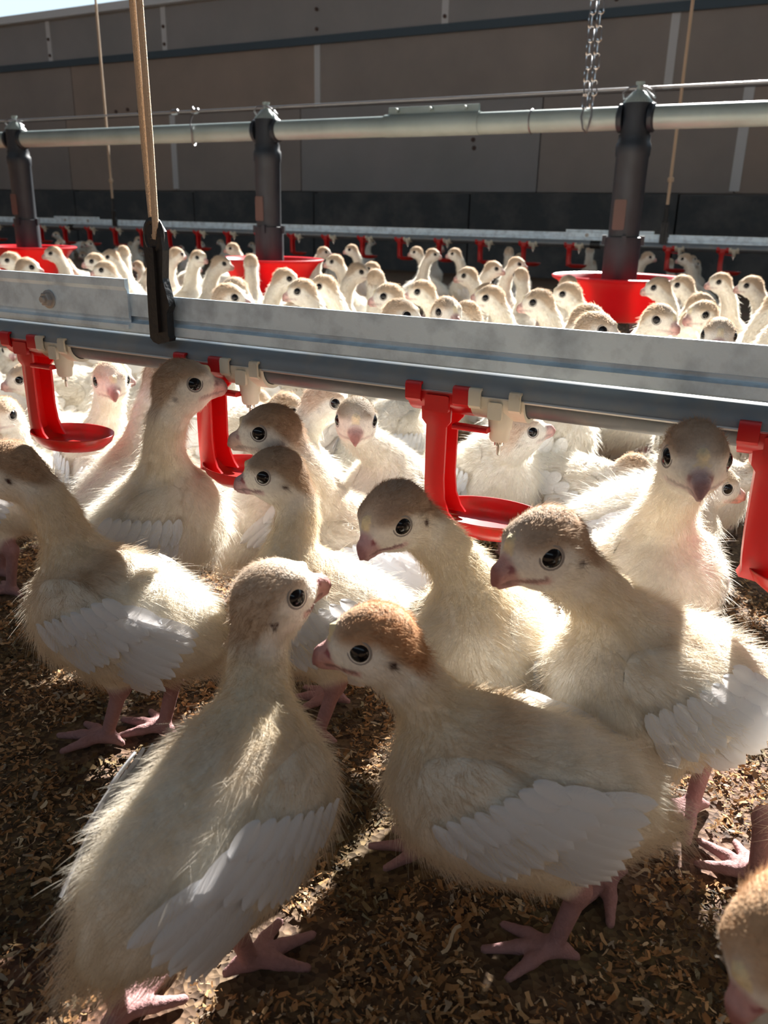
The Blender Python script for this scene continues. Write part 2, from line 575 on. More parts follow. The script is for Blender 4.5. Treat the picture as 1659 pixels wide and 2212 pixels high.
def make_nipple():
    """origin on the lip at the middle of the saddle"""
    root = empty('nipple_drinker')
    mb = MB()
    saddle(mb, -0.0180, 0.0180, [(-0.0180, -0.0100), (0.0090, 0.0165)])
    mb.bevbox(-0.0050, 0.0045, -0.0072, -0.0045, -0.0130, -0.0020, 0.0012, 'y')
    autosmooth(mb.build('saddle', 'cream_plastic', root), 30)
    mb = MB()
    mb.lathe([(0.0030, -0.0290), (0.0056, -0.0287), (0.0066, -0.0268), (0.0068, -0.0215), (0.0076, -0.0205), (0.0078, -0.0165), (0.0088, -0.0120), (0.0088, -0.008)], 24, (0, 0.004, 0), (True, True))
    autosmooth(mb.build('body', 'cream_plastic', root), 40)
    mb = MB(); mb.lathe([(0.0018, -0.0318), (0.0032, -0.0315), (0.0034, -0.0290), (0.0032, -0.0282)], 16, (0, 0.004, 0), (True, True))
    autosmooth(mb.build('valve_seat', 'chrome', root), 40)
    mb = MB(); mb.lathe([(0.0004, -0.0385), (0.0012, -0.0380), (0.0014, -0.0340), (0.0011, -0.0316)], 12, (0, 0.004, 0), (True, True))
    autosmooth(mb.build('trigger_pin', 'chrome', root), 40)
    return root


NY, NZ = 0.488, 0.2445
LY, LZ = 3.50, 0.2665
drinker_line(NY, NZ, -2.4, 1.2, [(-0.86, -0.4935)], 'galvanised drinker line with grey pipe hanging in front of the flock', None)
drinker_line(LY, LZ, -9.0, 3.5, [(-4.09, -3.73), (-1.07, -0.716)], 'pale drinker line running close to the far wall', None)

cup0, nip0 = make_cup(), make_nipple()
cup_lab = {-0.6230: 'red drip cup with empty oval dish beside the coupling plate end of the rail',
           -0.4235: 'red drip cup whose arm stands behind the poult stretching up to the pipe',
           -0.2230: 'red drip cup with its dish in front of the pinkish preening poult',
           -0.0180: 'red drip cup beside the tall poult staring straight ahead'}
nip_lab = {-0.6230: 'cream nipple drinker above the first oval red dish by the coupling plate',
           -0.4235: 'cream nipple drinker dripping over the head of a brown crowned poult',
           -0.2230: 'cream nipple drinker hanging beside the pinkish poult that looks up',
           -0.0180: 'cream nipple drinker behind the tall poult that stares ahead'}
first = True
for x in (-0.6230, -0.4235, -0.2230, -0.0180, -0.825):
    c = cup0 if first else copy_tree(cup0)
    n = nip0 if first else copy_tree(nip0)
    first = False
    c.location = (x, NY, NZ); n.location = (x + 0.0405, NY, NZ)
    tag(c, cup_lab.get(x, 'red drip cup under the coupled stretch of the near drinker line'), 'drip cup', 'red drip cups on the near drinker line')
    tag(n, nip_lab.get(x, 'cream nipple drinker under the coupled stretch of the near drinker line'), 'drinker nipple', 'nipple drinkers on the near line')
for i in range(24):
    x = -5.02 + 0.1985 * i
    c = copy_tree(cup0); n = copy_tree(nip0)
    c.location = (x, LY, LZ); n.location = (x + 0.0405, LY, LZ)
    tag(c, 'small red drip cup on the drinker line near the far wall', 'drip cup', 'red drip cups on the far drinker line')
    tag(n, 'small pale nipple drinker on the drinker line near the far wall', 'drinker nipple', 'nipple drinkers on the far line')


# ------------------------------------------------------------------ hangers and cords
def hanger(x, y, z, s, label, group=None):
    root = empty('rail_hanger', (x, y, z))
    tag(root, label, 'hanger', group)
    out = [(-0.004, 0.0970), (0.004, 0.0985), (0.0085, 0.0930), (0.0095, 0.080), (0.0085, 0.070), (0.0075, 0.060), (0.0115, 0.045), (0.0125, 0.040), (0.0095, 0.035),
           (0.0095, 0.018), (0.0110, 0.0165), (0.0100, 0.0140), (0.0030, 0.0125), (-0.0010, 0.0110), (-0.0060, 0.0125), (-0.0090, 0.0155), (-0.0090, 0.035), (-0.0085, 0.055), (-0.0070, 0.068),
           (-0.0090, 0.078), (-0.0090, 0.090)]
    mb = MB()
    n = len(out)
    for yy in (-0.0130, -0.0050):
        pass
    y0, y1 = -0.0115, -0.0045
    vs = [(p[0] * s, y0, p[1]) for p in out] + [(p[0] * s, y1, p[1]) for p in out]
    fs = [tuple(range(n)), tuple(range(n, 2 * n))[::-1]] + [(i, n + i, n + (i + 1) % n, (i + 1) % n) for i in range(n)]
    mb.add(vs, fs)
    mb.build('strap', 'black_plastic', root)
    mb = MB(); mb.bevbox(-0.0030, 0.0030, -0.0145, -0.0110, 0.020, 0.082, 0.0010, 'y')
    mb.build('stiffening_rib', 'black_plastic', root)
    mb = MB(); mb.tube([(0.0065 * math.cos(R_(a)) * s, -0.009, 0.090 + 0.0105 * math.sin(R_(a))) for a in range(0, 360, 20)], 0.0032, 8, closed=True)
    autosmooth(mb.build('eye_loop', 'black_plastic', root))
    return root


hanger(-0.4565, NY, NZ, 1.0, 'black plastic hanger clip gripping the near galvanised rail')


def cord(name, strands, r, label, cat, group=None, fuzz=0):
    root = empty(name, strands[0][0])
    tag(root, label, cat, group)
    o0 = Vector(strands[0][0])
    for s in strands:
        mb = MB(); mb.tube([Vector(p) - o0 for p in s], r, 8)
        autosmooth(mb.build('strand', 'cord', root))
    if fuzz:
        mb = MB()
        for s in strands:
            a, b = Vector(s[0]), Vector(s[-1])
            for i in range(fuzz):
                p = a.lerp(b, random.random()) - o0
                t = random.uniform(0, 2 * math.pi)
                d = Vector((math.cos(t), math.sin(t), random.uniform(-.6, .6)))
                mb.tube([p + d * r * 0.8, p + d * (r * 1.1 + random.uniform(.0005, .0018))], [0.00012, 0.00005], 3)
        tag(mb.build('fibre_fuzz', 'cord', root), kind='stuff')
    return root


zt = NZ + 0.100
cord('suspension_cord', [
    [(-0.4545, NY - 0.010, zt - 0.012), (-0.4520, NY - 0.0115, zt - 0.004), (-0.4530, NY - 0.010, zt + 0.05), (-0.4560, NY - 0.009, zt + 0.25), (-0.46, NY - 0.006, 5.2)],
    [(-0.4545, NY - 0.010, zt - 0.012), (-0.4585, NY - 0.008, zt - 0.004), (-0.4600, NY - 0.009, zt + 0.05), (-0.4645, NY - 0.008, zt + 0.25), (-0.475, NY - 0.006, 5.2)]],
    0.0024, 'doubled tan cord holding up the near drinker line', 'cord', fuzz=900)
for x, lab in ((-3.612, 'thin cord holding the far drinker line near the distant black feed tube'), (-0.678, 'thin cord holding the far drinker line beside the big red feed pan')):
    cord('suspension_cord', [[(x, LY - 0.008, LZ + 0.15), (x - 0.004, LY - 0.006, 1.3), (x - 0.01, LY, 5.2)]], 0.006, lab, 'cord')
    h = hanger(x, LY, LZ, 1.6, lab.replace('thin cord', 'small black hanger'))
    mb = MB(); mb.tube([(0, -0.009, 0.09), (0, -0.008, 0.155)], 0.009, 8); mb.build('sleeve', 'black_plastic', h)
    mb = MB(); mb.lathe([(0.004, -0.012), (0.012, -0.006), (0.012, 0.006), (0.004, 0.012)], 10, (0, -0.008, 0.245), (True, True)); autosmooth(mb.build('knot', 'cord', h))

# ------------------------------------------------------------------ feed line
FY, FZ = 2.18, 0.587
fp = empty('feed_pipe', (0, FY, FZ))
for (a, b) in ((-6.5, -2.7437), (-2.6563, -1.6467), (-1.5593, -0.5637), (-0.4763, 2.5)):
    mb = MB(); mb.tube([(a, 0, 0), (b, 0, 0)], 0.0265, 24); autosmooth(mb.build('tube', 'feed_pipe', fp))
tag(fp, 'pale green feed pipe joining the red pan feeders', 'pipe')
mb = MB(); 
for (a, b) in ((-1.2, -0.92), (-4.3, -4.02)):
    mb = MB(); mb.tube([(a, 0, 0.001), (b, 0, 0.001)], 0.0285, 24); cl = autosmooth(mb.build('joint_clamp', 'feed_pipe', fp))
    mb = MB(); mb.bevbox(a + 0.01, b - 0.005, -0.004, 0.004, 0.024, 0.047, 0.003, 'x')
    for x in (a + 0.04, (a + b) / 2, b - 0.04):
        mb.lathe([(0.005, 0), (0.005, 0.014)], 8, (x, -0.004, 0.038), (True, True), Matrix.Rotation(R_(90), 3, 'X'))
    mb.build('clamp_flange', 'feed_pipe', cl)
for x in (-0.78,):
    mb = MB(); mb.tube([(0.0283 * 0 + x, 0.0278 * math.cos(R_(a)), 0.0278 * math.sin(R_(a))) for a in range(0, 360, 15)], 0.0016, 6, closed=True)
    mb.build('wire_tie', 'wire', fp)

aw = empty('anti_roost_wire', (0, FY, 0.650))
tag(aw, 'taut anti roosting wire running above the feed pipe', 'wire')
mb = MB(); mb.tube([(-6.5, 0, -0.001), (-2.7, 0, -0.001), (-1.6, 0, 0.0), (-0.5, 0, 0.001), (2.5, 0, 0.001)], 0.0030, 8); autosmooth(mb.build('wire', 'wire', aw))
for x in (-1.955, -1.872):
    mb = MB(); mb.tube([(x - 0.013, 0, 0), (x - 0.010, 0, 0), (x + 0.010, 0, 0), (x + 0.013, 0, 0)], [0.004, 0.0085, 0.0085, 0.004], 10); autosmooth(mb.build('insulator', 'wire', aw))

hk = empty('s_hook', (-1.874, FY, 0.600))
tag(hk, 'bent wire hook hanging the feed pipe from the wire above it', 'hook')
mb = MB()
pts = [(0.004, -0.006, 0.052), (0.002, -0.012, 0.058), (-0.002, -0.006, 0.062), (-0.003, 0.001, 0.050), (-0.002, -0.020, 0.022), (0.006, -0.031, 0.004), (0.010, -0.031, -0.016), (0.003, -0.024, -0.036), (-0.006, -0.008, -0.048), (-0.014, 0.008, -0.047), (-0.018, 0.02, -0.036)]
mb.tube(pts, 0.0022, 7); autosmooth(mb.build('hook_wire', 'wire', hk))

# chain of welded links; every link a part
ch = empty('hanging_chain', (-0.634, FY, 0.56))
tag(ch, 'doubled chain of steel links holding the feed pipe beside the black tube', 'chain')
lp = [(0.0060 * math.cos(R_(a)), 0, (0.0105 if math.sin(R_(a)) > 0 else -0.0105) + 0.0060 * math.sin(R_(a))) for a in range(0, 360, 24)]
mb = MB(); mb.tube(lp, 0.0018, 6, closed=True)
link0 = autosmooth(mb.build('link', 'chrome', ch))
link0.location = (-0.0095, -0.02, 0.065)
for s, dx in ((0, -0.0095), (1, 0.0095)):
    for i in range(26):
        if s == 0 and i == 0:
            continue
        l = link0.copy(); COL.objects.link(l); l.parent = ch
        l.location = (dx - 0.0003 * i + (0.002 if i % 2 else -0.002), -0.02, 0.065 + 0.0285 * i)
        l.rotation_euler = (0, 0, R_(15 if i % 2 else 70))
mb = MB(); mb.tube([(-0.0095, -0.02, 0.055), (-0.012, -0.030, 0.03), (-0.006, -0.029, 0.004), (0.0, -0.012, -0.004), (0.006, -0.029, 0.004), (0.012, -0.030, 0.03), (0.0095, -0.02, 0.055)], 0.002, 6)
autosmooth(mb.build('pipe_loop', 'wire', ch))
mb = MB(); mb.tube([(-0.012, -0.02, 0.800), (-0.002, -0.02, 0.83), (0.004, -0.02, 0.800), (-0.002, -0.02, 0.83), (0, 0, 4.64)], 0.002, 6)
autosmooth(mb.build('hanging_wire', 'wire', ch))


def make_feeder():
    """origin: floor point under the pan centre"""
    root = empty('pan_feeder')
    mb = MB()
    prof = [(0.0, 0.118), (0.085, 0.118), (0.098, 0.122), (0.112, 0.150), (0.134, 0.190), (0.152, 0.212), (0.164, 0.218), (0.166, 0.222), (0.163, 0.226), (0.158, 0.222), (0.146, 0.214), (0.128, 0.192), (0.104, 0.152), (0.092, 0.128), (0.06, 0.126), (0.0, 0.140)]
    mb.lathe(prof, 56)
    pan = mb.build('pan', 'red_pan', root, True)
    mb = MB(); mb.tube([(0.1645 * math.cos(R_(a)), 0.1645 * math.sin(R_(a)), 0.2225) for a in range(0, 360, 7)], 0.0028, 8, closed=True)
    autosmooth(mb.build('rim', 'red_pan', pan))
    mb = MB()
    mb.lathe([(0.0430, 0.135), (0.0436, 0.30), (0.0430, 0.318), (0.0400, 0.319), (0.0400, 0.15)], 32, (0, 0, 0), (True, False))
    sl = autosmooth(mb.build('outer_sleeve', 'tube_black', root), 40)
    for a in (15, 105, 195, 285):
        q = R_(a)
        mb = MB()
        mb.box(-0.005, 0.005, -0.004, 0.008, 0.300, 0.322, Matrix.Rotation(q, 4, 'Z') @ Matrix.Translation((0, 0.043, 0)))
        mb.build('sleeve_tab', 'tube_black', sl)
    mb = MB(); mb.lathe([(0.0370, 0.30), (0.0385, 0.50), (0.0408, 0.505), (0.0415, 0.522), (0.0408, 0.530), (0.0375, 0.535), (0.0372, 0.55)], 32)
    autosmooth(mb.build('drop_tube', 'tube_black', root), 40)
    mb = MB(); mb.lathe([(0.0345, 0.53), (0.0345, 0.612), (0.0352, 0.618), (0.0345, 0.622)], 32, (0, 0, 0), (False, True))
    hd = autosmooth(mb.build('tube_head', 'tube_black', root), 40)
    for s in (-1, 1):
        mb = MB(); mb.tube([(s * 0.030, 0, 0.587), (s * 0.040, 0, 0.587), (s * 0.043, 0, 0.587)], [0.0325, 0.0325, 0.0290], 24)
        autosmooth(mb.build('pipe_collar', 'tube_black', hd), 40)
    mb = MB(); mb.lathe([(0.0360, 0.618), (0.0345, 0.622), (0.0150, 0.643), (0.0070, 0.646), (0.0065, 0.656), (0.0105, 0.659), (0.0105, 0.664), (0.0, 0.665)], 28)
    cp = autosmooth(mb.build('cap', 'feed_pipe', root), 30)
    for s in (-1, 1):
        mb = MB()
        mb.tube([(s * 0.004, -0.012, 0.653), (s * 0.020, -0.020, 0.650), (s * 0.036, -0.012, 0.640), (s * 0.037, 0.004, 0.630), (s * 0.030, 0.012, 0.634), (s * 0.012, 0.010, 0.648)], 0.0022, 7)
        autosmooth(mb.build('spring_clip', 'wire', cp))
    mb = MB(); mb.bevbox(-0.021, 0.008, -0.0392, -0.0375, 0.335, 0.405, 0.004, 'y')
    st = mb.build('worn_sticker', 'tube_stain', root)
    return root


fd0 = make_feeder()
flab = ['red pan feeder with black drop tube beside the hanging chain',
        'red pan feeder in the middle of the row with poults crowding its tube',
        'red pan feeder at the dim end of the row']
for i, x in enumerate((-0.520, -1.603, -2.70)):
    f = fd0 if i == 0 else copy_tree(fd0)
    f.location = (x, FY, 0)
    f.rotation_euler = (0, 0, R_((-18, 40, 75)[i]) * 0)
    tag(f, flab[i], 'feeder', 'pan feeders on the feed pipe')


# ------------------------------------------------------------------ poults
def rotz(a):
    c, s = math.cos(a), math.sin(a)
    return np.array([[c, -s, 0], [s, c, 0], [0, 0, 1.0]])


def roty(a):                                     # positive pitch lifts +x
    c, s = math.cos(a), math.sin(a)
    return np.array([[c, 0, -s], [0, 1.0, 0], [s, 0, c]])


def rotx(a):
    c, s = math.cos(a), math.sin(a)
    return np.array([[1.0, 0, 0], [0, c, -s], [0, s, c]])


def seg_d(P, a, b, r0, r1):
    ab = b - a
    t = np.clip(((P - a) @ ab) / (ab @ ab + 1e-12), 0, 1)
    return np.linalg.norm(P - a - t[..., None] * ab, axis=-1) - (r0 + (r1 - r0) * t)


def ell_d(P, c, M, ax):
    q = (P - c) @ M                              # into the ellipsoid's frame
    k0 = np.linalg.norm(q / ax, axis=-1)
    k1 = np.linalg.norm(q / (ax * ax), axis=-1) + 1e-9
    return k0 * (k0 - 1.0) / k1


class Prim:
    """kind 'seg' or 'ell'; zone: body, neck, head, beak, leg, thigh, tail"""

    def __init__(s, kind, zone, k, flow, **a):
        s.kind, s.zone, s.k, s.flow = kind, zone, k, np.asarray(flow, float)
        s.__dict__.update(a)

    def d(s, P):
        return seg_d(P, s.a, s.b, s.r0, s.r1) if s.kind == 'seg' else ell_d(P, s.c, s.M, s.ax)

    def box(s, pad):
        if s.kind == 'seg':
            r = max(s.r0, s.r1) + pad
            return np.minimum(s.a, s.b) - r, np.maximum(s.a, s.b) + r
        e = np.sqrt(((s.M * s.ax) ** 2).sum(1)) + pad
        return s.c - e, s.c + e


def surface_nets(prims, h):
    lo = np.min([p.box(0.004)[0] for p in prims], axis=0)
    hi = np.max([p.box(0.004)[1] for p in prims], axis=0)
    n = np.ceil((hi - lo) / h).astype(int) + 2
    V = np.full(n, 0.03, np.float32)
    ax = [lo[i] + h * np.arange(n[i]) for i in range(3)]
    for p in prims:
        b0, b1 = p.box(p.k + 0.006)
        i0 = np.maximum(((b0 - lo) / h).astype(int), 0)
        i1 = np.minimum(((b1 - lo) / h).astype(int) + 2, n)
        sl = tuple(slice(i0[j], i1[j]) for j in range(3))
        G = np.stack(np.meshgrid(*[ax[j][sl[j]] for j in range(3)], indexing='ij'), -1)
        d = p.d(G).astype(np.float32)
        o = V[sl]
        hh = np.maximum(p.k - np.abs(o - d), 0) / p.k
        V[sl] = np.minimum(o, d) - hh * hh * p.k * 0.25
    S = V < 0
    c = [S[i:n[0] - 1 + i, j:n[1] - 1 + j, k:n[2] - 1 + k] for i in (0, 1) for j in (0, 1) for k in (0, 1)]
    s = sum(x.astype(np.int8) for x in c)
    act = (s > 0) & (s < 8)
    I = np.argwhere(act)
    ids = np.full(act.shape, -1, np.int64)
    ids[act] = np.arange(len(I))
    cor = np.array([(i, j, k) for i in (0, 1) for j in (0, 1) for k in (0, 1)])
    val = np.stack([V[I[:, 0] + a, I[:, 1] + b, I[:, 2] + cc] for a, b, cc in cor], 1)
    acc = np.zeros((len(I), 3)); cnt = np.zeros(len(I))
    for a in range(8):
        for b in range(a + 1, 8):
            if np.abs(cor[a] - cor[b]).sum() != 1:
                continue
            va, vb = val[:, a], val[:, b]
            m = (va < 0) != (vb < 0)
            t = np.where(m, va / np.where(m, va - vb, 1), 0)
            acc += np.where(m[:, None], cor[a] + t[:, None] * (cor[b] - cor[a]), 0)
            cnt += m
    verts = lo + h * (I + acc / cnt[:, None])
    faces = []
    for axn in range(3):
        u, w = (axn + 1) % 3, (axn + 2) % 3
        e = [slice(None)] * 3
        A = np.take(S, range(0, n[axn] - 1), axis=axn); B = np.take(S, range(1, n[axn]), axis=axn)
        E = np.argwhere(A != B)
        E = E[(E[:, u] > 0) & (E[:, w] > 0) & (E[:, u] < n[u] - 1) & (E[:, w] < n[w] - 1)]
        du = np.zeros(3, int); du[u] = 1
        dw = np.zeros(3, int); dw[w] = 1
        q = [ids[tuple((E - x).T)] for x in (du + dw, dw, 0 * du, du)]
        q = np.stack(q, 1)
        flip = ~S[tuple(E.T)]
        q[flip] = q[flip][:, ::-1]
        faces.append(q)
    return verts, np.concatenate(faces)


def vnormals(v, f):
    nrm = np.cross(v[f[:, 2]] - v[f[:, 0]], v[f[:, 3]] - v[f[:, 1]])
    o = np.zeros_like(v)
    for k in range(4):
        np.add.at(o, f[:, k], nrm)
    return o / (np.linalg.norm(o, axis=1, keepdims=True) + 1e-12)


def np_mesh(name, v, f, m, tint=None, parent=None):
    me = bpy.data.meshes.new(name)
    me.vertices.add(len(v)); me.vertices.foreach_set('co', v.astype(np.float32).ravel())
    me.loops.add(f.size); me.loops.foreach_set('vertex_index', f.astype(np.int32).ravel())
    me.polygons.add(len(f)); me.polygons.foreach_set('loop_start', np.arange(0, f.size, f.shape[1], dtype=np.int32))
    me.polygons.foreach_set('use_smooth', np.ones(len(f), bool))
    if tint is not None:
        a = me.attributes.new('tint', 'FLOAT_COLOR', 'POINT')
        a.data.foreach_set('color', np.concatenate([tint, np.ones((len(tint), 1))], 1).astype(np.float32).ravel())
    me.materials.append(MATS[m])
    me.update(calc_edges=True)
    o = bpy.data.objects.new(name, me)
    COL.objects.link(o)
    if parent is not None:
        o.parent = parent
    return o


def sm(a, b, x):
    t = np.clip((x - a) / (b - a), 0, 1)
    return t * t * (3 - 2 * t)


def mixc(c, k, w):
    return c * (1 - w[:, None]) + np.asarray(k) * w[:, None]


def bez(a, b, c, d, n):
    t = np.linspace(0, 1, n)[:, None]
    return (1 - t) ** 3 * a + 3 * (1 - t) ** 2 * t * b + 3 * (1 - t) * t * t * c + t ** 3 * d


def make_feather_mesh():
    vs, fs = [], []
    rows = [(0.0, 0.16), (0.08, 0.5), (0.25, 0.85), (0.5, 1.0), (0.72, 0.92), (0.88, 0.66), (0.96, 0.36), (1.0, 0.06)]
    for (t, w) in rows:
        for s in (-1.0, -0.45, 0.0, 0.45, 1.0):
            vs.append((t, 0.5 * s * w, 0.06 * (1 - s * s) - 0.16 * t * t * 0.4 + (0.02 if s == 0 else 0)))
    for i in range(len(rows) - 1):
        for j in range(4):
            fs.append((i * 5 + j, (i + 1) * 5 + j, (i + 1) * 5 + j + 1, i * 5 + j + 1))
    me = bpy.data.meshes.new('feather')
    me.from_pydata(vs, [], fs)
    me.polygons.foreach_set('use_smooth', [True] * len(fs))
    me.materials.append(MATS['feather'])
    return me


FEATHER = make_feather_mesh()
_fv = np.array([v.co[:] for v in FEATHER.vertices]); _ff = np.array([p.vertices[:] for p in FEATHER.polygons])


def ball_mesh(name, r, m, squash=1.0):
    mb = MB()
    pr = [(r * math.sin(R_(a)), r * squash * math.cos(R_(a))) for a in range(180, -1, -18)]
    pr[0] = (1e-5, -r * squash); pr[-1] = (1e-5, r * squash)
    mb.lathe(pr, 18)
    o = mb.build(name, m, None, True)
    me = o.data
    bpy.data.objects.remove(o)
    return me


EYE = ball_mesh('eye', 0.0050, 'eye_black')
_mb = MB(); _mb.tube([(0.0051 * math.cos(R_(a)), 0.0051 * math.sin(R_(a)), 0.0012) for a in range(0, 360, 20)], 0.00055, 6, closed=True)
_o = _mb.build('eyelid', 'eyelid', None, True); EYELID = _o.data; bpy.data.objects.remove(_o)

CREAM = np.array([0.76, 0.68, 0.54])
WHITE = np.array([0.82, 0.80, 0.76])
YELLOW = np.array([0.70, 0.56, 0.36])
PINK = np.array([0.36, 0.20, 0.195])
BEAK = np.array([0.55, 0.31, 0.29])


def build_bird(s, h=0.0019, hairs=22000, hair_r=0.00009, feathers='objects', name='turkey_poult'):
    """s: hb, pitch, head (local xyz), hyaw, hpitch, hroll, feet, sit, crown, warm"""
    hb = s.get('hb', 0.092); pt = R_(s.get('pitch', 18)); S = s.get('size', 1.0)
    B = np.array([0, 0, hb]); Rb = roty(pt)
    hd = np.asarray(s['head'], float)
    Rh = rotz(R_(s.get('hyaw', 0))) @ roty(R_(s.get('hpitch', 0))) @ rotx(R_(s.get('hroll', 0)))
    bf = lambda x, y, z: B + Rb @ np.array([x, y, z]) * S
    SH = S * 1.12
    hf = lambda x, y, z: hd + Rh @ np.array([x, y, z]) * SH
    A = lambda *a: np.array(a) * S
    AH = lambda *a: np.array(a) * SH
    P = []
    fb = Rb @ np.array([-1, 0, -0.25])
    P.append(Prim('ell', 'body', 0.02, fb, c=B, M=Rb, ax=A(0.0560, 0.0395, 0.0420)))
    P.append(Prim('ell', 'body', 0.022, Rb @ np.array([-0.8, 0, -0.6]), c=bf(0.024, 0, -0.002), M=Rb, ax=A(0.0335, 0.0365, 0.0390)))
    P.append(Prim('ell', 'body', 0.022, fb, c=bf(-0.036, 0, 0.004), M=Rb, ax=A(0.0345, 0.0310, 0.0300)))
    P.append(Prim('seg', 'tail', 0.02, Rb @ np.array([-1, 0, -0.2]), a=bf(-0.052, 0, 0.007), b=bf(-0.072, 0, 0.002), r0=0.0165 * S, r1=0.0090 * S))
    # neck
    nb = bf(0.029, 0, 0.014)
    ht = hf(-0.0070, 0, -0.0085)
    L = np.linalg.norm(ht - nb)
    up = Rb @ np.array([0.62, 0, 0.78])
    N = bez(nb, nb + up * L * 0.42, ht + Rh @ np.array([-0.55, 0, -0.85]) * L * 0.38, ht, 9)
    rad = np.interp(np.linspace(0, 1, 9), [0, .12, .3, .55, .8, 1.0], [0.0240, 0.0205, 0.0160, 0.0138, 0.0131, 0.0134]) * S
    for i in range(8):
        f = N[i] - N[i + 1]
        P.append(Prim('seg', 'neck', 0.011 if i < 2 else 0.005, f / (np.linalg.norm(f) + 1e-9), a=N[i], b=N[i + 1], r0=rad[i], r1=rad[i + 1]))
    # head
    bk = Rh @ np.array([-1, 0, -0.25])
    P.append(Prim('ell', 'head', 0.007, bk, c=hd, M=Rh, ax=AH(0.0190, 0.0150, 0.0172)))
    P.append(Prim('ell', 'head', 0.006, bk, c=hf(-0.0008, 0, -0.0068), M=Rh, ax=AH(0.0165, 0.0138, 0.0122)))
    P.append(Prim('ell', 'head', 0.006, bk, c=hf(0.0095, 0, -0.0010), M=Rh, ax=AH(0.0100, 0.0100, 0.0100)))
    for sg in (-1, 1):
        P.append(Prim('ell', 'head', 0.004, bk, c=hf(0.0075, 0.0088 * sg, 0.0062), M=Rh, ax=AH(0.0072, 0.0036, 0.0036)))
    # beak
    P.append(Prim('seg', 'beak', 0.0045, bk, a=hf(0.0150, 0, -0.0025), b=hf(0.0236, 0, -0.0048), r0=0.0055 * SH, r1=0.0038 * SH))
    P.append(Prim('seg', 'beak', 0.003, bk, a=hf(0.0232, 0, -0.0048), b=hf(0.0274, 0, -0.0086), r0=0.0039 * SH, r1=0.0016 * SH))
    P.append(Prim('seg', 'beak', 0.0018, bk, a=hf(0.0135, 0, -0.0096), b=hf(0.0248, 0, -0.0110), r0=0.0040 * SH, r1=0.0015 * SH))
    P.append(Prim('ell', 'beak', 0.0015, bk, c=hf(0.0172, 0, 0.0072), M=Rh, ax=AH(0.0030, 0.0024, 0.0030)))
    # legs
    if not s.get('sit'):
        feet = s.get('feet') or [(0.002, 0.026, 4), (-0.006, -0.026, -4)]
        for j, ft in enumerate(feet):
            sg = 1 if ft[1] > 0 else -1
            if len(feet) == 2 and j == 1 and (feet[0][1] > 0) == (ft[1] > 0):
                sg = -sg
            a = rotz(R_(ft[2] if len(ft) > 2 else 0))
            an = np.array([ft[0], ft[1], 0.0075])
            hip = bf(-0.004, 0.017 * sg, -0.018)
            hk = an + np.array([-0.013, 0, 0.040]) * S + np.array([0.12, 0.25, 0]) * (hip - an) * np.array([1, 1, 0])
            P.append(Prim('seg', 'thigh', 0.014, (0, 0, -1), a=hip, b=hk + (hip - hk) * 0.16, r0=0.0190 * S, r1=0.0076 * S))
            P.append(Prim('seg', 'leg', 0.006, (0, 0, -1), a=hk + (hip - hk) * 0.12, b=hk, r0=0.0068 * S, r1=0.0060 * S))
            P.append(Prim('seg', 'leg', 0.004, (0, 0, -1), a=hk, b=an, r0=0.0056 * S, r1=0.0046 * S))
            for (ya, ln) in ((-33, 0.030), (2, 0.037), (36, 0.031), (172, 0.0125)):
                d = a @ np.array([math.cos(R_(ya)), math.sin(R_(ya)), 0])
                m1 = an + d * ln * 0.5 * S; m1[2] = 0.0062
                m2 = an + d * ln * S; m2[2] = 0.0034
                P.append(Prim('seg', 'leg', 0.0030, (0, 0, -1), a=an, b=m1, r0=0.0042 * S, r1=0.0036 * S))
                P.append(Prim('seg', 'leg', 0.0022, (0, 0, -1), a=m1, b=m2, r0=0.0037 * S, r1=0.0024 * S))
    V, Fq = surface_nets(P, h)
    Nn = vnormals(V, Fq)

    # which zone each vertex belongs to, and how the down lies there
    D = np.stack([p.d(V) for p in P], 1)
    Wt = np.exp(-np.clip(D - D.min(1, keepdims=True), 0, 0.1) / 0.0035)
    Wt /= Wt.sum(1, keepdims=True)
    zone = {z: sum(Wt[:, i] for i, p in enumerate(P) if p.zone == z) + np.zeros(len(V)) for z in ('body', 'neck', 'head', 'beak', 'leg', 'thigh', 'tail')}
    flow = Wt @ np.stack([p.flow for p in P])

    # natural colouring, then a whitening that paints bounced sunlight into the down
    q = (V - hd) @ Rh / SH
    bq = (V - B) @ Rb / S
    rn = np.random.default_rng(s.get('seed', 3))
    cream = CREAM * (1 - s.get('warm', 0.3)) + (YELLOW * 0.5 + CREAM * 0.5) * s.get('warm', 0.3)
    c = np.tile(WHITE * 0.45 + cream * 0.55, (len(V), 1))
    c = mixc(c, cream, zone['neck'] + 0.5 * zone['thigh'])
    belly = sm(0.3, -0.9, bq[:, 2] / 0.042) * (zone['body'] + zone['thigh'])
    c = mixc(c, YELLOW * 0.6 + CREAM * 0.4, 0.45 * belly)
    mantle = sm(-0.2, 0.8, bq[:, 2] / 0.042) * sm(-0.01, 0.02, bq[:, 0]) * zone['body']
    tan = np.asarray(s.get('tan', (0.56, 0.42, 0.27)))
    nape = zone['neck'] * sm(0.0, -0.8, (Nn @ Rb)[:, 0])
    c = mixc(c, tan, np.clip(s.get('tanw', 0.6) * mantle + 0.35 * s.get('tanw', 0.6) * nape, 0, 1))
    c = mixc(c, YELLOW * 0.55 + CREAM * 0.45, 0.6 * zone['tail'])
    crown = np.asarray(s.get('crown', (0.40, 0.29, 0.21))) * np.array([0.90, 0.80, 0.68])
    face = sm(0.010, 0.035, np.linalg.norm(q, axis=1)) * 0
    hz = zone['head'] + sm(0.034, 0.022, np.linalg.norm(q, axis=1)) * zone['neck'] * sm(0.004, -0.012, q[:, 0])
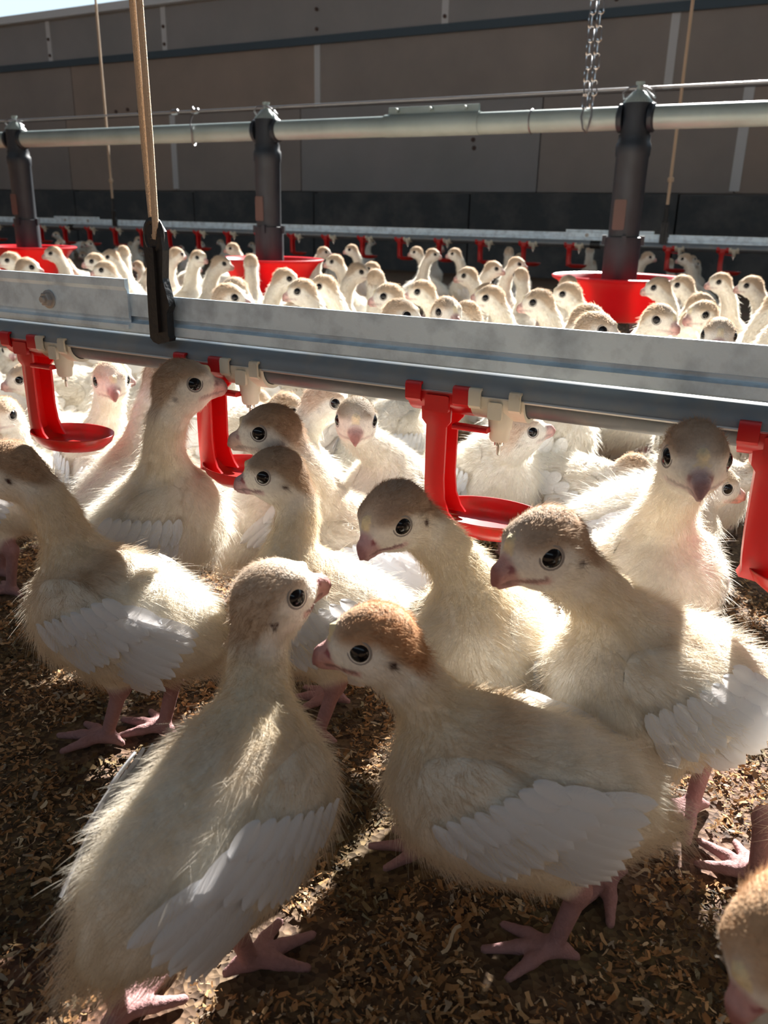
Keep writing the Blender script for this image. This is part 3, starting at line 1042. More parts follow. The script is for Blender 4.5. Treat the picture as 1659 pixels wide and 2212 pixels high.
    line = 0.0035 + 0.10 * np.maximum(q[:, 0] - 0.004, 0) - 0.95 * np.maximum(-q[:, 0] - 0.001, 0)
    cap = sm(-0.003, 0.004, q[:, 2] - line) * np.clip(hz, 0, 1)
    c = mixc(c, WHITE * 0.7 + cream * 0.3, np.clip(hz, 0, 1) * (1 - cap))
    c = mixc(c, crown, cap * s.get('capw', 0.92))
    cf = sm(0.006, 0.0, np.abs(np.linalg.norm(q - np.array([0.0, 0.0, -0.002]), axis=1) * 0 + np.hypot(q[:, 0] + 0.0065, q[:, 2] + 0.004) - 0.0)) * zone['head'] * (np.abs(q[:, 1]) > 0.006)
    c = mixc(c, crown * 0.75, 0.55 * cf)
    gape = sm(0.0022, 0.0010, np.abs(q[:, 2] + 0.0088)) * sm(0.0065, 0.0085, q[:, 0]) * (zone['head'] > 0.3) * (np.abs(q[:, 1]) > 0.003)
    c = mixc(c, np.asarray(s.get('beak', BEAK)) * 1.1, 0.8 * gape)
    ear = np.hypot(q[:, 0] + 0.0065, q[:, 2] + 0.0052) < 0.0017
    c[ear & (zone['head'] > 0.4)] = (0.07, 0.035, 0.03)
    bk_ = np.asarray(s.get('beak', BEAK))
    c = mixc(c, bk_, sm(0.35, 0.6, zone['beak']))
    tip = sm(0.0245, 0.0272, q[:, 0]) * (zone['beak'] > 0.4)
    c = mixc(c, bk_ * np.array([0.62, 0.5, 0.5]), tip)
    c = mixc(c, (0.78, 0.66, 0.42), ((q[:, 2] > 0.0030) & (zone['beak'] > 0.4)).astype(float))      # snood bud
    nos = np.hypot(q[:, 0] - 0.0208, q[:, 2] + 0.0022) < 0.0016
    c[nos & (zone['beak'] > 0.5)] = (0.30, 0.11, 0.12)
    mouth = (np.abs(q[:, 2] + 0.0086 + (0.0165 - q[:, 0]) * -0.12) < 0.0010) & (q[:, 0] > 0.0095) & (q[:, 0] < 0.030) & ((zone['beak'] + zone['head']) > 0.5) & (np.abs(q[:, 1]) > 0.002)
    c[mouth] = bk_ * 0.55
    c = mixc(c, PINK, sm(0.35, 0.65, zone['leg']))
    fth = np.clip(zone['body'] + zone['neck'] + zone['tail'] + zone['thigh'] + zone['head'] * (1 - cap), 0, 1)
    c = mixc(c, np.array([0.86, 0.83, 0.77]), fth * s.get('white', 0.0))  # paler down on sunlit birds, bounced light put into the colour
    c *= (1 + 0.05 * rn.standard_normal((len(V), 1)))
    c = np.clip(c, 0.01, 0.90)

    root = empty(name)
    body = np_mesh('body', V, Fq, 'bird_skin', c, root)
    # eyes
    for sg in (-1, 1):
        e = bpy.data.objects.new('eye', EYE); COL.objects.link(e); e.parent = root
        pos = hf(0.0068, 0.0117 * sg, 0.0016)
        zax = Rh @ np.array([0.30, 0.94 * sg, 0.12]); zax /= np.linalg.norm(zax)
        xax = np.cross([0, 0, 1.0], zax); xax /= np.linalg.norm(xax); yax = np.cross(zax, xax)
        M = Matrix.Identity(4)
        for i in range(3):
            M[i][0], M[i][1], M[i][2], M[i][3] = xax[i] * SH, yax[i] * SH, zax[i] * 0.8 * SH, pos[i]
        e.matrix_local = M
        l = bpy.data.objects.new('eyelid', EYELID); COL.objects.link(l); l.parent = e
        l.location = (0, 0, 0.0010)
    # wings
    padv, padf, padn = [], [], []
    for sg in (-1, 1):
        nu, nv = 18, 12
        vs = []
        for i in range(nu):
            for j in range(nv):
                th = math.pi * (i + 0.5) / nu; ph = 2 * math.pi * j / nv
                x = 0.036 * math.cos(th) * (1.0 if math.cos(th) > 0 else 0.9)
                tp = 1.0 - 0.25 * max(0, -math.cos(th))
                z = 0.0225 * math.sin(th) * math.sin(ph) * tp
                y = 0.0058 * math.sin(th) * math.cos(ph)
                xx, zz = 0.008 + x * 1.10 + z * 0.25, 0.007 + z * 1.16 - x * -0.10
                r2 = min(0.93, (xx / 0.075) ** 2 + (zz / 0.048) ** 2)
                yy = 0.0425 * math.sqrt(1 - r2) + y - 0.0015
                vs.append(bf(xx, yy * sg, zz))
        fs = [(i * nv + j, i * nv + (j + 1) % nv, (i + 1) * nv + (j + 1) % nv, (i + 1) * nv + j) for i in range(nu - 1) for j in range(nv)]
        vs = np.array(vs); fs = np.array(fs)
        if sg > 0:
            fs = fs[:, ::-1]
        t = np.tile(WHITE * 0.5 + cream * 0.5, (len(vs), 1))
        fr = []                                   # flight feathers, then coverts
        nf = 13
        for i in range(nf):
            u = i / (nf - 1)
            fr.append((0.016 - 0.034 * u, -0.013 + 0.029 * u, -34 + 28 * u + rn.uniform(-2.5, 2.5), (0.058 - 0.024 * u) * rn.uniform(0.93, 1.05), 0.0110 - 0.002 * u, 0.0006 + 0.0026 * u))
        for i in range(9):
            u = i / 8
            fr.append((0.024 - 0.032 * u, -0.008 + 0.026 * u, -36 + 28 * u + rn.uniform(-5, 5), 0.030 - 0.007 * u, 0.0092, 0.0030 + 0.0018 * u))
        for i in range(8):
            u = i / 7
            fr.append((0.031 - 0.030 * u, -0.004 + 0.023 * u, -38 + 28 * u + rn.uniform(-6, 6), 0.019 - 0.003 * u, 0.0078, 0.0045 + 0.0014 * u))
        def fmat(x, z, ang, ln, wd, off):
            x, z, ln, wd = 0.012 + (x - 0.012) * 1.28, 0.006 + z * 1.28, ln * 1.24, wd * 1.2
            a = R_(ang + s.get('droop', 0) * -1)
            d2 = np.array([-math.cos(a), math.sin(a)])
            def surf(x, z):
                r2 = min(0.96, (x / 0.088) ** 2 + (z / 0.050) ** 2)
                return 0.0432 * math.sqrt(1 - r2)
            p0 = np.array([x, surf(x, z) * sg, z])
            xe, ze = x + d2[0] * ln, z + d2[1] * ln
            p1 = np.array([xe, surf(xe, ze) * sg, ze])
            along = p1 - p0; along /= np.linalg.norm(along)
            nr = np.array([x / 0.088 ** 2, (p0[1]) / 0.0432 ** 2, z / 0.050 ** 2]); nr /= np.linalg.norm(nr)
            ac = np.cross(nr, along); ac /= np.linalg.norm(ac)
            nr = np.cross(along, ac)
            o = bf(*(p0 + nr * off))
            cols = [Rb @ along * ln * S, Rb @ ac * wd * S, Rb @ nr * 0.016 * S]
            M = Matrix.Identity(4)
            for i in range(3):
                M[i][0], M[i][1], M[i][2], M[i][3] = cols[0][i], cols[1][i], cols[2][i], o[i]
            return M
        if feathers == 'objects':
            wing = np_mesh('wing', vs, fs, 'bird_skin', t, root)
            for f in fr:
                o = bpy.data.objects.new('feather', FEATHER); COL.objects.link(o); o.parent = wing
                o.matrix_local = fmat(*f)
        else:
            av, af = [vs], [fs]
            n0 = len(vs)
            for f in fr[::2]:
                M = np.array(fmat(f[0], f[1], f[2], f[3], f[4] * 1.7, f[5]))
                av.append(_fv @ M[:3, :3].T + M[:3, 3]); af.append(_ff + n0); n0 += len(_fv)
            vv = np.concatenate(av)
            t2 = np.concatenate([t, np.tile(WHITE, (len(vv) - len(t), 1))])
            wing = np_mesh('wing', vv, np.concatenate(af), 'bird_skin', t2, root)
        padv.append(vs); padf.append(fs)
    # down
    if hairs:
        hv = [V] + padv
        hf_ = [Fq] + [padf[i] + len(V) + sum(len(x) for x in padv[:i]) for i in range(2)]
        hv = np.concatenate(hv); hfq = np.concatenate(hf_)
        npad = len(hv) - len(V)
        hn = vnormals(hv, hfq)
        padflow = np.tile(Rb @ np.array([-1, 0, -0.22]), (npad, 1))
        fl_ = np.concatenate([flow, padflow])
        cc = np.concatenate([c, np.tile(WHITE * 0.5 + cream * 0.5, (npad, 1))])
        ln = (zone['body'] * 0.0085 + zone['neck'] * 0.0046 + zone['head'] * 0.0026 + zone['thigh'] * 0.0055 + zone['tail'] * 0.017)
        ln = ln * np.where(q[:, 0] > 0.004, 0.6 + 0.4 * np.clip(1 - zone['head'], 0, 1), 1)
        den = np.clip(1 - 2.2 * (zone['beak'] + zone['leg']), 0, 1) * (1 + 1.2 * zone['head'] + 0.5 * zone['neck'])
        eyed = np.minimum(np.linalg.norm(V - hf(0.0068, 0.0135, 0.0016), axis=1), np.linalg.norm(V - hf(0.0068, -0.0135, 0.0016), axis=1))
        den *= sm(0.0064, 0.0082, eyed)
        # wing covers the flank: fewer strands where feathers lie
        flank = sm(0.55, 0.8, np.abs(bq[:, 1]) / 0.039) * sm(0.035, 0.015, np.abs(bq[:, 2])) * sm(0.03, 0.0, bq[:, 0]) * zone['body']
        ln *= 1 - 0.65 * flank
        ln = np.concatenate([ln, np.full(npad, 0.0055)])
        den = np.concatenate([den, np.full(npad, 0.9)])
        tri = np.concatenate([hfq[:, [0, 1, 2]], hfq[:, [0, 2, 3]]])
        ar = np.linalg.norm(np.cross(hv[tri[:, 1]] - hv[tri[:, 0]], hv[tri[:, 2]] - hv[tri[:, 0]]), axis=1) * den[tri].mean(1)
        pick = rn.choice(len(tri), hairs, p=ar / ar.sum())
        b1, b2 = rn.random(hairs), rn.random(hairs)
        fl2 = b1 + b2 > 1
        b1[fl2], b2[fl2] = 1 - b1[fl2], 1 - b2[fl2]
        bw = np.stack([1 - b1 - b2, b1, b2], 1)[..., None]
        T = tri[pick]
        g = lambda X: (X[T] * bw).sum(1)
        root_p, nn, ff, col_ = g(hv), g(hn), g(fl_), g(cc)
        lens = (ln[T] * bw[..., 0]).sum(1) * rn.uniform(0.55, 1.3, hairs) * np.where(rn.random(hairs) < 0.07, 1.7, 1.0) * S * s.get('fluff', 1.0)
        nn /= np.linalg.norm(nn, axis=1, keepdims=True) + 1e-9
        ff -= nn * (ff * nn).sum(1, keepdims=True)
        ff /= np.linalg.norm(ff, axis=1, keepdims=True) + 1e-9
        # tufts: strands lean together in small locks
        cell = np.floor(root_p / 0.0065).astype(int)
        hsh = (cell[:, 0] * 73856093 ^ cell[:, 1] * 19349663 ^ cell[:, 2] * 83492791) & 4095
        lock = rn.standard_normal((4096, 3))[hsh]
        d0 = nn * 0.62 + ff * 0.75 + 0.20 * lock + 0.22 * rn.standard_normal((hairs, 3))
        d0 /= np.linalg.norm(d0, axis=1, keepdims=True)
        bd = ff * 0.55 + np.array([0, 0, -0.12]) + 0.12 * lock
        tt = np.array([0, 0.35, 0.7, 1.0])
        pts = root_p[:, None] - nn[:, None] * 0.0004 + lens[:, None, None] * (d0[:, None] * tt[None, :, None] + bd[:, None] * (tt ** 2)[None, :, None] * 0.6)
        pts[..., 2] = np.maximum(pts[..., 2], 0.004)
        hc = bpy.data.hair_curves.new('down')
        hc.add_curves([4] * hairs)
        hc.attributes['position'].data.foreach_set('vector', pts.astype(np.float32).ravel())
        ra = hc.attributes.get('radius') or hc.attributes.new('radius', 'FLOAT', 'POINT')
        rr = np.tile(np.array([1.0, 0.85, 0.6, 0.15]) * hair_r * S, hairs).astype(np.float32)
        ra.data.foreach_set('value', rr)
        ta = hc.attributes.new('tint', 'FLOAT_COLOR', 'CURVE')
        col_ = np.clip(col_ * rn.uniform(0.98, 1.16, (hairs, 1)), 0.01, 0.92)
        ta.data.foreach_set('color', np.concatenate([col_, np.ones((hairs, 1))], 1).astype(np.float32).ravel())
        hc.materials.append(MATS['bird_down'])
        o = bpy.data.objects.new('down', hc); COL.objects.link(o); o.parent = root
        o['kind'] = 'stuff'
    return root


def place_bird(base, heading, head_w, hyaw, hpitch, label, feet=None, group=None, lod=0, **kw):
    """world-space spec -> a poult standing at base with its head where asked"""
    hr = R_(heading)
    Ri = rotz(-hr)
    b = np.array([base[0], base[1], 0.0])
    s = dict(kw)
    s['head'] = Ri @ (np.asarray(head_w) - b)
    s['hyaw'] = hyaw - heading
    s['hpitch'] = hpitch
    if feet:
        s['feet'] = []
        for f in feet:
            p = Ri @ (np.array([f[0], f[1], 0.0]) - b)
            s['feet'].append((p[0], p[1], (f[2] - heading) if len(f) > 2 else 0))
    o = build_bird(s, h=(0.0018, 0.0022)[lod], hairs=(26000, 15000)[lod], hair_r=(0.000085, 0.00012)[lod], feathers='objects')
    o.location = tuple(b)
    o.rotation_euler = (0, 0, hr)
    tag(o, label, 'poult', group)
    return o


BR = (0.40, 0.29, 0.21)
place_bird((-0.206, 0.232), 84, at_d(588, 1288, 0.395), 58, 16, 'cream poult seen from behind, white wings folded, turning its head towards the pipe',
           feet=[(-0.232, 0.188, 84), (-0.199, 0.240, 60)], size=0.95, hb=0.092, pitch=20, crown=(0.44, 0.34, 0.27), capw=0.7, warm=0.5, tanw=0.45, seed=1)
place_bird((-0.103, 0.323), 202, at_d(812, 1383, 0.378), 212, -4, 'poult with rusty orange forehead walking past, grey white wing feathers showing',
           feet=[(-0.072, 0.322, 205), (-0.156, 0.354, 200)], hb=0.092, pitch=10, crown=(0.46, 0.27, 0.15), warm=0.45, tanw=0.85, size=0.94, seed=2)
place_bird((-0.058, 0.434), 224, at_d(1180, 1178, 0.400), 236, -9, 'stout pale poult with tan crown and a yellow bud above its beak',
           feet=[(-0.060, 0.385, 250), (-0.030, 0.470, 240)], hb=0.104, pitch=22, crown=(0.46, 0.36, 0.29), warm=0.25, white=0.12, tanw=0.7, size=1.03, seed=3, fluff=1.15)
place_bird((-0.088, 0.556), 289, at_d(1500, 985, 0.435), 289, -7, 'tall poult staring straight ahead with a dark grey beak tip in front of the rail',
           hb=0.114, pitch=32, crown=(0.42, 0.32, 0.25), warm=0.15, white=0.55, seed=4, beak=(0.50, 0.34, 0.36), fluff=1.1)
place_bird((-0.163, 0.442), 268, at_d(853, 1110, 0.465), 252, -22, 'poult with taupe crown peering down between its flock mates',
           hb=0.096, pitch=28, crown=(0.40, 0.30, 0.24), warm=0.4, seed=5, beak=(0.52, 0.32, 0.33), fluff=1.1)
place_bird((-0.283, 0.436), 209, at_d(598, 1022, 0.56), 211, -4, 'slender grey brown crowned poult standing behind the poult seen from behind',
           hb=0.089, pitch=22, crown=(0.37, 0.28, 0.21), warm=0.3, size=0.95, seed=6, beak=(0.50, 0.33, 0.34))
place_bird((-0.318, 0.540), 207, at_d(588, 930, 0.58), 213, -2, 'brown crowned poult under the dripping nipple with a ringed dark eye',
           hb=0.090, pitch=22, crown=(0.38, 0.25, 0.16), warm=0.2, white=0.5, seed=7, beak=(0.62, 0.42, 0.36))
place_bird((-0.350, 0.664), 292, at_d(770, 905, 0.69), 299, -8, 'white poult facing forward with a dark olive crown behind the pipe',
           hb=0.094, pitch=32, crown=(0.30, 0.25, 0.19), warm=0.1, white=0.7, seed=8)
place_bird((-0.462, 0.462), 34, at_d(395, 832, 0.605), 46, 10, 'fluffy poult stretching its neck up to the grey pipe',
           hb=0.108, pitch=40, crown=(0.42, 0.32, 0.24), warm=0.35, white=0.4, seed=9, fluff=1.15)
place_bird((-0.393, 0.356), 197, at_d(22, 1012, 0.535), 202, -18, 'poult with dark shoulder down and broad white wing standing in the sun patch',
           feet=[(-0.372, 0.366, 185), (-0.398, 0.338, 200)], hb=0.094, pitch=16, crown=(0.38, 0.27, 0.19), warm=0.4, tanw=1.0, tan=(0.44, 0.32, 0.21), size=0.96, seed=10, fluff=1.1)
place_bird((-0.712, 0.470), 195, (-0.78, 0.45, 0.19), 195, -5, 'poult walking away past the oval red dish, only its rump in view',
           feet=[(-0.655, 0.462, 190), (-0.70, 0.485, 195)], seed=11, lod=1)
place_bird((0.098, 0.428), 18, (0.18, 0.46, 0.19), 22, -5, 'poult leaving the picture with pale wing tip and one pink leg behind the stout poult',
           feet=[(0.012, 0.426, 150), (0.07, 0.45, 20)], seed=12, lod=1)
hm = at_d(1712, 2015, 0.250)
place_bird((hm[0] + 0.055, hm[1] + 0.020), 200, hm, 236, -38, 'blurred ginger crowned head poking in close at the corner',
           hb=0.095, pitch=20, crown=(0.50, 0.33, 0.20), seed=13)
# second rank, just behind the pipe
G2 = 'poults crowding behind the drinker pipe'
for (px_, py_, d, yaw, pch, hdg, lab, kw) in [
    (1128, 935, 0.800, 32, 20, 325, 'pinkish white poult behind the red arm looking up past the nipple', dict(warm=0.0, crown=(0.66, 0.55, 0.48), pitch=36)),
    (896, 905, 1.02, 120, 5, 75, 'poult with its back turned showing only a pale neck under the pipe', dict(warm=0.2, crown=(0.6, 0.5, 0.38), pitch=34)),
    (702, 868, 0.800, 40, -4, 75, 'pale poult facing sideways under the pipe behind the forward facing poult', dict(warm=0.1, crown=(0.62, 0.50, 0.42), pitch=34)),
    (240, 820, 0.820, 322, -10, 335, 'pale poult with a bright cheek framed between red arm and pipe', dict(warm=0.1, crown=(0.62, 0.52, 0.44), pitch=30)),
    (356, 812, 0.800, 80, 0, 85, 'poult whose brown crown shows behind the stretching fluffy poult', dict(warm=0.3, crown=(0.36, 0.27, 0.2), pitch=30)),
    (1540, 1046, 0.730, 25, -8, 25, 'poult with a coral beak half hidden behind the tall staring poult', dict(warm=0.5, crown=(0.5, 0.4, 0.3), beak=(0.75, 0.28, 0.22), pitch=20)),
]:
    hw = at_d(px_, py_, d)
    off = 0.055
    b = (hw[0] - off * math.cos(R_(hdg)), hw[1] - off * math.sin(R_(hdg)))
    place_bird(b, hdg, hw, yaw, pch, lab, group=G2, lod=1, seed=int(px_), white=0.7, fluff=1.2, **kw)  # white: second rank paled to look lit by its neighbours
PLACED = []


# ------------------------------------------------------------------ the flock behind: a few poses, copied
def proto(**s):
    s['white'] = 0.7  # sunlit brightness of the crowd painted into its down
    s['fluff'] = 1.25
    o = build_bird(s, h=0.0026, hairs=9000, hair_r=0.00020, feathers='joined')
    return o


POSES = [
    dict(head=(0.050, 0.0, 0.218), hyaw=0, hpitch=-4, hb=0.090, pitch=30, seed=31, warm=0.2, crown=(0.60, 0.50, 0.40)),
    dict(head=(0.052, 0.004, 0.200), hyaw=32, hpitch=-6, hb=0.086, pitch=24, seed=32, warm=0.3, crown=(0.55, 0.45, 0.35)),
    dict(head=(0.054, -0.004, 0.196), hyaw=-35, hpitch=-2, hb=0.086, pitch=24, seed=33, warm=0.2, crown=(0.62, 0.52, 0.42)),
    dict(head=(0.064, 0.0, 0.165), hyaw=5, hpitch=-10, hb=0.082, pitch=12, seed=34, warm=0.35, crown=(0.52, 0.42, 0.32)),
    dict(head=(0.076, 0.008, 0.125), hyaw=15, hpitch=-18, hb=0.086, pitch=4, seed=35, warm=0.4, crown=(0.50, 0.38, 0.28)),
    dict(head=(0.080, 0.0, 0.068), hyaw=-8, hpitch=-42, hb=0.092, pitch=-10, seed=36, warm=0.3, crown=(0.55, 0.45, 0.36)),
    dict(head=(0.046, 0.0, 0.148), hyaw=-20, hpitch=-5, hb=0.050, pitch=14, sit=True, seed=37, warm=0.3, crown=(0.58, 0.48, 0.38)),
    dict(head=(0.044, 0.008, 0.150), hyaw=70, hpitch=-5, hb=0.090, pitch=22, seed=38, warm=0.3, crown=(0.55, 0.45, 0.35)),
]
PROTOS = [proto(**p) for p in POSES]
FREE = list(range(len(PROTOS)))


def circles(x, y, hdg, sc=1.0):
    c, s_ = math.cos(R_(hdg)), math.sin(R_(hdg))
    return [(x + k * c * sc, y + k * s_ * sc, r * sc) for k, r in ((0.030, 0.036), (0.0, 0.041), (-0.042, 0.033))]


def clash(a):
    t = 0.0
    for (x, y, r) in a:
        for (u, v, w) in PLACED:
            d = math.hypot(x - u, y - v)
            if d < r + w:
                t += r + w - d
    return t


for o in [o for o in COL.objects if o.name.startswith('turkey_poult') and o.get('label')]:
    PLACED += circles(o.location.x, o.location.y, math.degrees(o.rotation_euler.z))
FIXED = [np.array([(x, y, q + 0.006) for x, y, q in PLACED[k:k + 3]]) for k in range(0, len(PLACED), 3)]
for fx in (-0.52, -1.603, -2.70):
    PLACED.append((fx, FY, 0.13)); FIXED.append(np.array([(fx, FY, 0.15)]))


POSEW = ['stretching its neck', 'looking aside', 'glancing over its wing', 'standing at ease', 'reaching forward', 'pecking at the litter', 'sitting down', 'twisting its head round']
PANW = [(-0.52, 'by the chain'), (-1.603, 'in mid row'), (-2.70, 'at the dim end')]


def put(i, x, y, hdg, sc):
    o = PROTOS[i] if i in FREE else copy_tree(PROTOS[i])
    if i in FREE:
        FREE.remove(i)
    o.location = (x, y, 0)
    o.rotation_euler = (0, 0, R_(hdg))
    o.scale = (sc, sc, sc)
    a = hdg % 360
    fw = 'facing the chain' if a < 45 or a > 315 else ('facing the wall' if a < 135 else ('facing the coupling' if a < 225 else 'facing the rail'))
    pan = min(PANW, key=lambda t: abs(t[0] - x))[1]
    if y < 1.05:
        w, g = 'close behind the rail', 'poults close behind the rail'
    elif y < 1.75:
        w, g = 'before the pan ' + pan, 'poults before the feed pans'
    elif y < 2.75:
        w, g = 'next to the pan ' + pan, 'poults around the feed pans'
    else:
        w, g = 'by the far drinker line', 'poults along the far drinker line'
    tag(o, 'poult %s %s, %s' % (POSEW[i], w, fw), 'poult', g)
    return o


FACE = {'L': 208.8, 'R': 28.8, 'C': 298.8, 'A': 118.8}
FLOCK = []
HEADS = [  # pixel of the head, its length there, way it faces
    (24, 563, 42, 'L'), (60, 578, 36, 'R'), (125, 548, 34, 'L'), (142, 524, 22, 'L'), (190, 530, 24, 'R'), (206, 565, 34, 'L'), (253, 555, 38, 'L'), (228, 584, 34, 'L'),
    (277, 546, 24, 'A'), (313, 556, 28, 'A'), (372, 550, 26, 'A'), (412, 556, 36, 'R'), (446, 552, 36, 'L'), (478, 570, 40, 'R'), (503, 537, 30, 'L'), (542, 566, 36, 'A'),
    (493, 643, 50, 'R'), (536, 628, 56, 'L'), (630, 602, 38, 'R'), (641, 630, 58, 'L'), (707, 622, 52, 'L'), (724, 566, 34, 'L'), (773, 588, 40, 'R'), (803, 582, 28, 'L'),
    (818, 607, 40, 'A'), (812, 672, 56, 'R'), (864, 644, 48, 'L'), (913, 636, 44, 'L'), (898, 679, 66, 'R'), (982, 677, 66, 'R'), (1030, 680, 50, 'A'), (1038, 646, 46, 'L'),
    (1016, 596, 32, 'L'), (1055, 602, 32, 'R'), (1066, 581, 28, 'R'), (1116, 571, 28, 'R'), (1121, 596, 30, 'A'), (1066, 636, 36, 'L'), (1087, 684, 50, 'L'), (1136, 647, 44, 'A'),
    (1172, 654, 56, 'L'), (1226, 618, 40, 'A'), (1246, 640, 46, 'L'), (1279, 688, 60, 'R'), (1333, 704, 74, 'R'), (1369, 684, 58, 'R'), (1424, 708, 66, 'C'), (1424, 622, 46, 'L'),
    (1487, 618, 56, 'L'), (1483, 680, 52, 'L'), (1527, 698, 48, 'C'), (1540, 664, 44, 'R'), (1560, 612, 40, 'L'), (1595, 618, 44, 'L'), (1597, 654, 72, 'R'), (1640, 690, 60, 'R'),
    (700, 545, 20, 'R'), (760, 540, 20, 'L'), (905, 545, 22, 'L'), (935, 550, 22, 'R'), (975, 548, 22, 'L'), (1100, 545, 20, 'A'), (1275, 540, 22, 'A'), (1480, 560, 24, 'L'), (1400, 556, 22, 'R'),
    # under the pipe
    (300, 800, 50, 'R'), (40, 830, 60, 'L'), (20, 905, 70, 'L'), (160, 900, 60, 'R'), (620, 880, 60, 'R'), (1220, 930, 62, 'A'), (1340, 985, 66, 'R'), (1620, 1010, 70, 'R'), (1350, 950, 56, 'L'), (960, 930, 56, 'L'), (560, 870, 56, 'R'),
]
for (px_, py_, sz, fc) in sorted(HEADS, key=lambda t: -t[2]):
    d = FPX * 0.034 / sz
    r = ray(px_, py_)
    z = CAM[2] + r[2] * d
    for zmin, zmax in ((0.075, 0.235),):
        if z < zmin: d = (zmin - CAM[2]) / r[2]
        if z > zmax: d = (zmax - CAM[2]) / r[2]
    hw = CAM + r * d
    best = None
    for i, p in enumerate(POSES):
        sc = hw[2] / p['head'][2]
        if not 0.84 < sc < 1.13:
            continue
        for dh in (0, 20, -20, 40, -40, 60, -60):
            hdg = FACE[fc] - math.degrees(math.atan((px_ - CX) / FPX)) - p['hyaw'] + dh
            c, s_ = math.cos(R_(hdg)), math.sin(R_(hdg))
            hx, hy = p['head'][0] * sc, p['head'][1] * sc
            bx, by = hw[0] - (c * hx - s_ * hy), hw[1] - (s_ * hx + c * hy)
            if by < 0.56:
                continue
            cost = clash(circles(bx, by, hdg, sc)) * 30 + abs(dh) / 60 + abs(sc - 1) * 2
            if best is None or cost < best[0]:
                best = (cost, i, bx, by, hdg, sc)
    if best and best[0] < 2.6:
        _, i, bx, by, hdg, sc = best
        FLOCK.append([i, bx, by, hdg, sc])
        PLACED.extend(circles(bx, by, hdg, sc))

# fill the rest of the flock on the litter
fill = 0
for k in range(2600):
    y = 0.60 + 4.3 * random.random() ** 1.3
    xl, xr = -0.75 - 1.05 * y, -0.02 + 0.04 * y
    x = random.uniform(xl, xr)
    dens = 1.0 if y < 1.5 else (0.75 if y < 2.6 else 0.55)
    if 2.7 < y < 4.6 and -2.9 < x < -1.75:
        dens = 0.12
    if random.random() > dens:
        continue
    i = random.choice([4, 4, 5, 5, 6] if y < 2.0 else [0, 1, 2, 3, 4, 5, 6, 7])
    hdg = random.uniform(0, 360)
    sc = random.uniform(0.9, 1.03)
    if clash(circles(x, y, hdg, sc)) > 0.004:
        continue
    FLOCK.append([i, x, y, hdg, sc])
    PLACED.extend(circles(x, y, hdg, sc))
    fill += 1
    if fill > 75:
        break


def ring(i, x, y, hdg, sc):
    p = POSES[i]
    c, s_ = math.cos(R_(hdg)), math.sin(R_(hdg))
    hx, hy = p['head'][0] * sc, p['head'][1] * sc
    out = [(cx, cy, r + 0.011) for cx, cy, r in circles(x, y, hdg, sc)]
    out.append((x - 0.075 * c * sc, y - 0.075 * s_ * sc, 0.022))
    out.append((x + c * hx * 1.15 - s_ * hy, y + s_ * hx * 1.15 + c * hy, 0.022))
    return out


# nudge the flock apart where neighbours would press into each other
for it in range(60):
    rings = [np.array(ring(*f)) for f in FLOCK]
    moved = 0
    for a_ in range(len(FLOCK)):
        dx = dy = 0.0
        for c_ in range(len(FLOCK) + len(FIXED)):
            if c_ == a_:
                continue
            Bq = rings[c_] if c_ < len(FLOCK) else FIXED[c_ - len(FLOCK)]
            if abs(FLOCK[a_][1] - Bq[0, 0]) > 0.32 or abs(FLOCK[a_][2] - Bq[0, 1]) > 0.32:
                continue
            A_ = rings[a_]
            df = A_[:, None, :2] - Bq[None, :, :2]
            ds = np.hypot(df[..., 0], df[..., 1]) + 1e-6
            pen = np.maximum(A_[:, None, 2] + Bq[None, :, 2] - ds, 0)
            if pen.max() > 0.002:
                j = np.unravel_index(pen.argmax(), pen.shape)
                w = 0.3 if c_ < len(FLOCK) else 0.6
                dx += df[j][0] / ds[j] * pen[j] * w
                dy += df[j][1] / ds[j] * pen[j] * w
        m = math.hypot(dx, dy)
        if m > 0:
            k_ = min(1, 0.012 / m)
            FLOCK[a_][1] += dx * k_; FLOCK[a_][2] = max(FLOCK[a_][2] + dy * k_, 0.60)
            moved += 1
    if not moved:
        break
for f in FLOCK:
    if min(math.hypot(cx - fx, cy - FY) - q for cx, cy, q in ring(*f) for fx in (-0.52, -1.603, -2.70)) > 0.165:
        put(*f)
print('flock fill', fill)
for i in FREE:
    for ch in list(PROTOS[i].children_recursive):
        bpy.data.objects.remove(ch)
    bpy.data.objects.remove(PROTOS[i])

# ------------------------------------------------------------------ wood shavings
FOOT = set()
bpy.context.view_layer.update()
_fc = {}
for o in [o for o in COL.objects if o.name.startswith('turkey_poult')]:
    bd_ = next(c for c in o.children if c.name.startswith('body'))
    if bd_.data.name not in _fc:
        v = np.empty(len(bd_.data.vertices) * 3, np.float32); bd_.data.vertices.foreach_get('co', v)
        v = v.reshape(-1, 3); _fc[bd_.data.name] = v[v[:, 2] < 0.016]
    v = _fc[bd_.data.name] * o.scale[0]
    a = o.rotation_euler.z
    xx = o.location.x + v[:, 0] * math.cos(a) - v[:, 1] * math.sin(a)
    yy = o.location.y + v[:, 0] * math.sin(a) + v[:, 1] * math.cos(a)
    FOOT.update(zip(np.floor(xx / 0.004).astype(int).tolist(), np.floor(yy / 0.004).astype(int).tolist()))
FOOTK = np.array(sorted({(i + 5000) * 10000 + j + 5000 for i, j in FOOT}))


def no_feet(V):
    """V (n, 6, 3): which chips keep clear of every foot"""
    bad = np.zeros(len(V), bool)
    P6 = np.concatenate([V, V.mean(1, keepdims=True)], 1)
    for di in (-1, 0, 1):
        for dj in (-1, 0, 1):
            k = (np.floor(P6[..., 0] / 0.004).astype(int) + di + 5000) * 10000 + np.floor(P6[..., 1] / 0.004).astype(int) + dj + 5000
            bad |= np.isin(k, FOOTK).any(1)
    return ~bad


